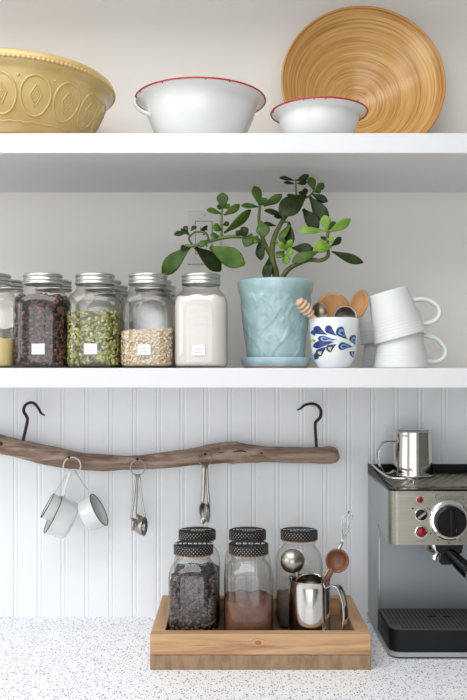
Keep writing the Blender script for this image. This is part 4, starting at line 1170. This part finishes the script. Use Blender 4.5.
hang_spoon(202.6, 513, 6.0, 11.0, -.72, (204, 464.5), RD - .032, RD - .030, 'oval steel measuring spoon with broad handle, above the black caps', -.75, .5, hw=.0040)
hang_spoon(208.6, 512.5, 5.0, 10.0, .92, (206.5, 464.5), RD - .024, RD - .024, 'oval steel measuring spoon seen edge on behind its twin', -.3, .5, hw=.0030)

# ------------------------------------------------------------------ wooden tray
TF, TB = 1.396, 1.640
TX0, TX1 = (150 - CX) / F * TF, (371 - CX) / F * TF
TBASE = 0.026; TH = 0.0628
def tray():
    t = thing('wooden_tray', ((TX0 + TX1) / 2, TF - DW, CT), 'shallow open box tray of reclaimed wood holding jars and utensils', 'tray')
    hw = (TX1 - TX0) / 2; dp = TB - TF; e = .0004
    def board(name, b, mat): return MB().box(*b).build(name, mat, t, smooth=False, bevel=.0018)
    board('base_board', (-hw, hw, 0, dp, 0, TBASE), M['tray_base'])
    fr = board('front_rail', (-hw, hw, -.001, .022, TBASE + e, TH), M['tray'])
    board('rear_rail', (-hw, hw, dp - .022, dp, TBASE + e, TH), M['tray'])
    for x0, x1 in ((-hw, -hw + .025), (hw - .025, hw)):
        board('side_rail', (x0, x1, .0224, dp - .0224, TBASE + e, TH), M['tray_side'])
    # swirling knot and cracks on the front rail
    kx = (258 - CX) / F * TF - (TX0 + TX1) / 2; kz = TBASE + .022
    for i, (r, w) in enumerate(((.0022, .0022), (.0075, .0004))):
        mb = MB()
        pts = [(kx + r * 1.7 * math.cos(a), -.0010, kz + r * .95 * math.sin(a) * (1 if i else .8)) for a in np.linspace(0.25 * i, 2 * PI - .4 * i, 30)]
        pts = [(x, y, min(max(z, TBASE + .002), TH - .003)) for x, y, z in pts]
        mb.tube(pts, w, 6, flat=(1, .25), up=(0, 0, 1)); mb.build('knot', M['knot'], fr)
    for px, dz, ln in ((188, .017, .040), (200, .013, .034), (152, .020, .022), (318, .019, .045), (270, .012, .040), (226, .024, .05)):
        x = (px - CX) / F * TF - (TX0 + TX1) / 2
        pts = [(x + ln * k / 8, -.0010, TBASE + dz + .0005 * math.sin(k * .6 + px)) for k in range(9)]
        MB().tube(pts, [.0001 + .0003 * math.sin(PI * k / 8) for k in range(9)], 6, flat=(1, .3), up=(0, 0, 1)).build('grain_crack', M['knot'], fr)
tray()
TZ = CT + TBASE + .0004
JS = 0.93
FD, BD = 1.470, 1.5715
HZ = 1.05
j = jar(193.5, FD, TZ, 'jar of dark coffee beans with black dotted cap in the tray', lid='cap', s=JS, hz=HZ, chalk=[('ESPRESSO', .0140, -.006, 0)])
contents(j, 'coffee_beans', 'dark roasted coffee beans filling a glass jar', 'coffee beans', 0.116, M['bean_core'], M['bean'], 1000, (.0050, .0034, .0027), s=JS, hz=HZ)
j = jar(248.5, FD, TZ, 'jar of brown cocoa powder with black dotted cap in the tray', lid='cap', s=JS, hz=HZ, chalk=[('DECAF', .0150, -.006, .003)], moulded=True)
contents(j, 'cocoa_powder', 'brown cocoa powder in a glass jar', 'cocoa', 0.080, M['cocoa'], s=JS, hz=HZ)
HB = 1.078
def scrib(seed, rows):
    r = random.Random(seed); out = []
    for y, n, size in rows: out.append((''.join(r.choice('uwnmrvae') for _ in range(n)), size, y, r.uniform(-.003, .003)))
    return out
j = jar(197.2, BD, TZ, 'black-capped jar behind the coffee bean jar', lid='cap', s=JS, hz=HB, chalk=scrib(1, [(.002, 9, .010), (-.010, 6, .008)]))
contents(j, 'ground_coffee', 'dark grounds in the jar behind the coffee beans', 'coffee', 0.108, M['bean_core'], s=JS, hz=HB)
j = jar(247.5, BD, TZ, 'black-capped jar behind the cocoa jar', lid='cap', s=JS, hz=HB, chalk=scrib(2, [(.002, 9, .010), (-.010, 6, .008)]))
contents(j, 'ground_coffee', 'dark grounds in the jar behind the cocoa', 'coffee', 0.045, M['redfill'], s=JS, hz=HB)
j = jar(299, BD, TZ, 'nearly empty black-capped jar behind the steel pitcher', lid='cap', s=JS, hz=HB, chalk=scrib(3, [(.002, 10, .010), (-.010, 8, .008)]))
contents(j, 'tea_leaves', 'grey brown tea leaves low in the jar behind the pitcher', 'tea', 0.056, M['dregs'], s=JS, hz=HB)

# ------------------------------------------------------------------ steel pitchers
def pitcher(loc, rb, rt, h, label, handle_ang, flip=False, spout_ang=None, hw_=.0072, low=.16, spout=.012):
    t = thing('steel_pitcher', loc, label, 'pitcher')
    sp = spout_ang if spout_ang is not None else handle_ang + PI
    def rf(q, z, a):
        d = (a - sp + PI) % (2 * PI) - PI
        k = max(0.0, (z / h - .62) / .38)
        return q + spout * k ** 1.5 * math.exp(-(d / .30) ** 2) if q > .01 else q
    th = .0010
    pr = [(.001, .0008), (rb - .006, .0008), (rb - .002, .0010), (rb, .0045), (rb + .0004, .010)]
    for s_ in np.linspace(.12, .97, 14): pr.append((rb + (rt - rb) * s_ ** 1.2, h * s_))
    pr += [(rt + .0006, h - .0012), (rt + .0012, h - .0004), (rt + .0006, h), (rt - .0004, h - .0006)]
    for s_ in np.linspace(.96, .06, 12): pr.append((rb + (rt - rb) * s_ ** 1.2 - th, h * s_))
    pr += [(rb - .006, .0024), (.001, .0024)]
    m4 = Matrix.Translation((0, 0, h)) @ Matrix.Rotation(PI, 4, 'X') if flip else Matrix.Identity(4)
    mb = MB().lathe(pr, 96, close_bot=True, close_top=True, rfun=rf); mb.xf(m4); mb.build('body', M['steel'], t)
    ca, sa = math.cos(handle_ang), math.sin(handle_ang)
    lp = [(rt - .0008, h * .90), (rt + .010, h * .955), (rt + .022, h * .93), (rt + .031, h * .76), (rt + .034, h * .52), (rt + .030, h * (low + .12)), (rt + .022, h * (low + .01)), (rt + .008, h * (low - .01)), (rb + .0006, h * low)]
    s = spline([(r * ca, r * sa, z) for r, z in lp], 6)
    mb = MB().tube(s, hw_, 12, flat=(1.15, .0019 / hw_), up=(-sa, ca, 0)); mb.xf(m4)
    mb.build('handle', M['steel'], t)
    return t
PX_, PDp = 309.5, 1.462
pp = W(PX_, 600, PDp)
pit = Vector((pp.x, pp.y, TZ))
pitcher(pit, .0385, .0372, .1165, 'steel pitcher standing in the tray holding kitchen utensils', math.radians(-32), spout_ang=math.radians(148), hw_=.0090, spout=.006)

# utensils in the tray pitcher
pf = TZ + .0045
def PF(dx, dy): return Vector((pit.x + dx, pit.y + dy, pf))
spoon('steel_ladle', 'round steel ladle showing its polished back above the pitcher', 'ladle', W(292.5, 561, PDp - .010), (-.34, -.02, 1), (-.1, 1, .12), .0215, .0215, .0150, .0012, PF(.012, -.006), [.0032, .0028, .0030], M['steel_soft'], hflat=(.5, 1.2), power=2.2)
spoon('coffee_scoop', 'tarnished coffee scoop lying across the pitcher mouth', 'scoop', W(308, 581, PDp - .020), (-.05, -.35, 1), (.05, -1, .45), .0140, .0225, .008, .0012, PF(.006, -.018), [.0036, .0030, .0030], M['steel_old'], hflat=(.45, 1.2))
spoon('wooden_scoop', 'reddish wooden scoop leaning out of the steel pitcher', 'scoop', W(337, 561, PDp - .012), (.58, -.05, 1), (-.12, -1, .25), .0200, .0195, .013, .0034, PF(-.016, .006), [.0062, .0058, .0055, .0050], M['red_wood'], mid=W(325.5, 582, PDp - .008), power=3.0)
def whisk():
    foot = PF(-.026, .004); t = thing('wire_whisk', foot, 'small steel wire whisk standing in the pitcher', 'whisk')
    a = W(342.2, 542, PDp + .014) - foot; b = W(349.5, 511, PDp + .018) - foot
    MB().tube([(0, 0, 0), a * .9, a], [.0034, .0036, .0030], 12).build('handle', M['steel'], t)
    ax = (b - a); ln = ax.length; fr = frame(a, ax, (0, -1, 0))
    for k in range(4):
        th = PI * k / 4
        pr = [(-.02 * ln, .0014), (.15 * ln, .0026), (.40 * ln, .0070), (.65 * ln, .0098), (.85 * ln, .0084), (.97 * ln, .0040), (ln, 0)]
        pts = [(x, r * math.cos(th), r * math.sin(th)) for x, r in pr] + [(x, -r * math.cos(th), -r * math.sin(th)) for x, r in reversed(pr[:-1])]
        s = spline([fr @ Vector(p_) for p_ in pts], 5)
        MB().tube(s, .0007, 6).build('wire', M['steel'], t)
whisk()

# ------------------------------------------------------------------ espresso machine
def machine():
    xc, hw = 0.394, 0.1095
    yF, yB = 1.450 - DW, 1.690 - DW           # front of the base, back
    yP = 1.456 - DW                           # front of the head
    yC = 1.580 - DW                           # cavity back
    t = thing('espresso_machine', (xc, yF, CT), 'silver and black espresso machine with big black dial and drip tray', 'espresso machine')
    O = Vector((xc, yF, CT))
    ztop = EYE - .2128 - CT; zhead = EYE - (545 - HOR) * 1.456 / F - CT; ztray = .053
    yp, yb, yc = yP - yF, yB - yF, yC - yF
    def rounded(x0, x1, y0, y1, r, n=8, back=False):
        """plan outline with rounded front corners (front is y0)"""
        pts = []
        for k in range(n + 1):
            a = PI + (PI / 2) * k / n; pts.append((x0 + r + r * math.cos(a), y0 + r + r * math.sin(a)))
        for k in range(n + 1):
            a = 1.5 * PI + (PI / 2) * k / n; pts.append((x1 - r + r * math.cos(a), y0 + r + r * math.sin(a)))
        pts += [(x1, y1), (x0, y1)]
        return pts
    # side panels: C-shaped plates with a curved inner corner
    for sx in (-1, 1):
        x0, x1 = (-hw, -hw + .004) if sx < 0 else (hw - .004, hw)
        arc = [(yc - .008 + .0 + .012 * (1 - math.cos(a)) * .6, zhead + .010 - .016 * math.sin(a)) for a in np.linspace(0, PI / 2, 5)]
        poly = [(yp + .020, ztop - .004), (yp + .020, zhead), (yp + .045, zhead + .001), (yc - .022, zhead + .012), (yc - .008, zhead + .018), (yc - .001, zhead + .008), (yc, zhead - .010), (yc, .010), (yb, .010), (yb, ztop - .004)]
        MB().prism(poly, x0, x1, axis='x').build('side_panel', M['mach_side'], t, smooth=False, bevel=.0008)
    # rear column and cavity back
    MB().box(-hw + .0042, hw - .0042, yc + .001, yb, .010, ztop - .004).build('rear_column', M['mach_back'], t, smooth=False)
    # bright edge strip on the cavity mouth
    for sx in (-1, 1):
        MB().box(sx * (hw - .003) - .002, sx * (hw - .003) + .002, yc - .0032, yc + .0008, .056, zhead - .012).build('edge_strip', M['steel_soft'], t, smooth=False, bevel=.0006)
    # head with rounded front corners
    MB().prism(rounded(-hw + .0001, hw - .0001, yp, yp + .0198, .016), zhead, ztop - .004).build('front_panel', M['mach_front'], t, smooth=True, angle=35)
    MB().box(-hw + .0044, hw - .0044, yp + .020, yc, zhead + .004, ztop - .005).build('head_underside', M['mach_back'], t, smooth=False)
    # top deck with the black rim that rises to the back
    MB().prism(rounded(-hw - .001, hw + .001, yp - .002, yb, .017), ztop - .004, ztop).build('top_deck', M['black_gloss'], t, smooth=True, angle=35)
    poly = [(yp + .014, ztop), (yb, ztop), (yb, ztop + .019), (yb - .030, ztop + .018), (yp + .040, ztop + .003)]
    for x0, x1 in ((-hw - .001, -hw + .003), (hw - .003, hw + .001)):
        MB().prism(poly, x0, x1, axis='x').build('deck_side_rim', M['black'], t, smooth=False)
    MB().box(-hw + .0032, hw - .0032, yb - .004, yb, ztop, ztop + .0185).build('deck_back_rim', M['black'], t, smooth=False)
    # cup warmer plate with dimples
    wp = MB().box(-hw + .010, hw - .010, yp + .022, yb - .012, ztop, ztop + .0015).build('warming_plate', M['steel_old'], t, smooth=False)
    mb = MB(); 
    dm = MB().lathe([(.001, .0), (.0024, 0), (.0020, .0012), (.001, .0016)], 8, close_top=True)
    for ix in range(13):
        for iy in range(11):
            mb.add([(x - .092 + ix * .0153 + (.0076 if iy % 2 else 0), y + yp + .034 + iy * .0155, z + ztop + .0015) for x, y, z in dm.v], dm.f)
    tag(mb.build('dimples', M['steel_soft'], wp), kind='stuff')
    # chrome guard rails
    for sx in (-1, 1):
        zr = ztop + .013
        pts = spline([(sx * (hw - .004), yb - .012, ztop + .020), (sx * (hw - .005), yb - .10, zr + .003), (sx * (hw - .010), yp + .062, zr), (sx * (hw - .026), yp + .045, zr), (sx * (hw - .044), yp + .043, zr), (sx * (hw - .052), yp + .043, zr - .004), (sx * (hw - .053), yp + .043, ztop)], 6)
        MB().tube(pts, .0025, 10).build('guard_rail', M['chrome'], t)
    # base and drip tray
    MB().prism(rounded(-hw - .002, hw + .002, -.002, yb, .022), .004, .012).build('base_plate', M['mach_side'], t, smooth=True, angle=35)
    MB().prism(rounded(-hw + .006, hw - .006, .004, yb - .004, .018), 0, .004).build('rubber_foot', M['black'], t, smooth=True, angle=35)
    dt = MB().prism(rounded(-hw, hw, 0, yc, .022), .0122, ztray - .002).build('drip_tray', M['black'], t, smooth=True, angle=35)
    gr = MB().prism(rounded(-hw + .002, hw - .002, .002, yc, .020), ztray - .0018, ztray).build('drip_grid', M['grid'], t, smooth=True, angle=35)
    hb = MB()
    for ix in range(27):
        for iy in range(16):
            x = -.100 + ix * .0077; y = .010 + iy * .0078
            if y > yc - .006 or (y < .026 and abs(x) > .09): continue
            hb.box(x - .0022, x + .0022, y - .0016, y + .0016, ztray, ztray + .0003)
    tag(hb.build('perforations', M['hole'], gr, smooth=False), kind='stuff')
    for dx in (-.0145, .0135):
        mb = MB().lathe([(.0001, ztray), (.0075, ztray), (.0075, ztray + .0006), (.0001, ztray + .0006)], 24, close_top=True); mb.v = [(x + dx, y * .7 + .078, z) for x, y, z in mb.v]
        mb.build('float_hole', M['hole'], gr)
    # ---- controls on the front panel (front faces -y)
    def disc(name, px, py, prof, mat, parent=t, seg=40, smooth=True):
        c = W(px, py, 1.456) - O
        mb = MB().lathe(prof, seg, close_top=True); mb.xf(Matrix.Translation((c.x, yp, c.z)) @ Matrix.Rotation(PI / 2, 4, 'X'))
        return mb.build(name, mat, parent, angle=40)
    k = 1.456 / F
    d = disc('steam_dial', 449, 520, [(20 * k, 0), (20 * k, .004), (18.6 * k, .0065), (16.4 * k, .0068), (16.0 * k, .005), (.0005, .005)], M['chrome'])
    kn = disc('dial_knob', 449, 520.5, [(15.8 * k, .004), (15.4 * k, .015), (14.0 * k, .0175), (.0005, .0175)], M['black_gloss'], d)
    c = W(449, 520.5, 1.456) - O
    MB().prism([(-.0058, -.025), (.0058, -.025), (.0040, .025), (-.0040, .025)], yp - .027, yp - .016, axis='y').xf(Matrix.Translation((c.x, 0, c.z)) @ Matrix.Rotation(math.radians(-4), 4, 'Y')).build('grip', M['black_gloss'], kn, smooth=False, bevel=.002)
    MB().box(c.x + .0075, c.x + .0087, yp - .0180, yp - .0172, c.z - .020, c.z - .013).build('pointer', M['label'], kn, smooth=False)
    # dial marks
    for a in (-150, -125, -60, 60, 150, 180):
        r = 22.5 * k; a_ = math.radians(a)
        MB().box(-.0012, .0012, yp - .0006, yp, -.0012, .0012).xf(Matrix.Translation((c.x + r * math.sin(a_), 0, c.z + r * math.cos(a_)))).build('dial_mark', M['black'], t, smooth=False)
    # small lamps and the power knob
    r1 = disc('indicator_lamp', 419.5, 499.8, [(3.9 * k, 0), (3.7 * k, .0018), (3.3 * k, .002)], M['steel_soft'])
    disc('lamp_lens', 419.5, 499.8, [(3.2 * k, .0012), (2.9 * k, .0034), (1.8 * k, .0046), (.0003, .0050)], M['lamp_red'], r1)
    r2 = disc('power_knob', 420.8, 514.5, [(6.6 * k, 0), (6.4 * k, .002), (5.6 * k, .0026), (5.5 * k, .0015)], M['chrome'])
    r3 = disc('knob_face', 420.8, 514.8, [(5.4 * k, .001), (5.2 * k, .006), (4.8 * k, .0066), (.0003, .0066)], M['black'], r2)
    c2 = W(420.8, 514.8, 1.456) - O
    MB().box(-.0085, .0085, -.0100, -.0060, -.0021, .0021).xf(Matrix.Translation((c2.x, yp, c2.z)) @ Matrix.Rotation(math.radians(-38), 4, 'Y')).build('knob_bar', M['steel_soft'], r2, smooth=False, bevel=.0008)
    r4 = disc('brew_button', 421, 531.8, [(6.6 * k, 0), (6.4 * k, .0024), (5.4 * k, .003), (5.3 * k, .0015)], M['chrome'])
    disc('button_lens', 421, 531.8, [(5.2 * k, .001), (4.9 * k, .0044), (3.2 * k, .0058), (.0003, .0062)], M['lamp_red'], r4)
    for px, py in ((412.8, 508.5), (427.5, 508.5)):
        disc('print_mark', px, py, [(1.0 * k, 0), (.9 * k, .0003)], M['black'] if px < 420 else M['print'], seg=10)
    for px, py, w in ((421, 494.3, 5), (421, 541, 4.5)):
        cc = W(px, py, 1.456) - O
        for i in range(6):
            x = cc.x + (i - 2.5) * w * 2 * k / 6
            MB().box(x - .0011, x + .0011, yp - .0003, yp, cc.z - .0009, cc.z + .0009).build('small_print', M['print'], t, smooth=False)
    # raised name plate lettering
    cu = bpy.data.curves.new('lettering', 'FONT'); cu.body = 'Cuisinart'; cu.size = .0148; cu.align_x = 'CENTER'; cu.extrude = .0006; cu.resolution_u = 3
    to = bpy.data.objects.new('lettering', cu); COL.objects.link(to); bpy.context.view_layer.update()
    me = to.to_mesh(); mb = MB(); cl = W(449.5, 499.8, 1.456) - O
    mb.add([(v.co.x + cl.x, yp - .0005 - v.co.z, v.co.y + cl.z) for v in me.vertices], [tuple(p_.vertices) for p_ in me.polygons])
    to.to_mesh_clear(); bpy.data.objects.remove(to); bpy.data.curves.remove(cu)
    mb.build('brand_lettering', M['letter'], t, smooth=False)
    # group head, portafilter and spout
    gx = W(443, 548, 1.495) - O
    gy = yp + .045
    def up_lathe(name, prof, x, y, mat, parent=t):
        mb = MB().lathe(prof, 40, close_bot=True, close_top=True); mb.v = [(a + x, b + y, z) for a, b, z in mb.v]
        return mb.build(name, mat, parent, angle=40)
    up_lathe('group_head', [(.030, zhead - .004), (.036, zhead - .003), (.036, zhead + .0038)], gx.x, gy, M['black'])
    pfh = bpy.data.objects.new('portafilter', None)
    up = up_lathe('portafilter', [(.012, zhead - .022), (.024, zhead - .020), (.0275, zhead - .014), (.0275, zhead - .0042)], gx.x - .004, gy, M['chrome'])
    sx_ = gx.x - .016
    mbs = MB().tube(spline([(sx_ + .010, gy - .006, zhead - .021), (sx_ + .002, gy - .008, zhead - .026), (sx_ - .001, gy - .008, zhead - .036)], 5), .0058, 12)
    mbs.build('spout', M['chrome'], up)
    MB().box(gx.x - .010, gx.x + .010, gy - .032, gy - .012, zhead - .040, zhead - .006).build('spout_block', M['black'], up, smooth=False, bevel=.003)
    a = Vector((gx.x - .004, gy - .024, zhead - .010))
    e1 = W(472, 574, 1.425) - O
    s = spline([a, a + (e1 - a) * .3 + Vector((0, 0, .0005)), a + (e1 - a) * .65 - Vector((0, 0, .001)), e1], 6)
    MB().tube(s, lerp_list([.0090, .0105, .0130, .0145], len(s)), 18).build('filter_handle', M['black_gloss'], up)
    dirn = (s[-1] - s[-2]).normalized()
    MB().tube([e1 - dirn * .001, e1 + dirn * .006, e1 + dirn * .008], [.0150, .0150, .012], 20).build('handle_cap', M['chrome'], up)
    MB().prism([(-.020, zhead - .018), (.022, zhead - .018), (.026, zhead + .003), (-.026, zhead + .003)], gy - .040, gy - .010, axis='y').xf(Matrix.Translation((gx.x + .004, 0, 0))).build('filter_collar', M['black'], up, smooth=False, bevel=.003)
    return CT + ztop + .0015 + .0017
zdeck = machine()
p_ = W(412.5, 450, 1.630)
pitcher(Vector((p_.x, p_.y, zdeck)), .0385, .0410, .0945, 'steel pitcher upside down on top of the espresso machine', math.radians(168), flip=True, spout_ang=math.radians(-80), low=.27, hw_=.0055, spout=.006)
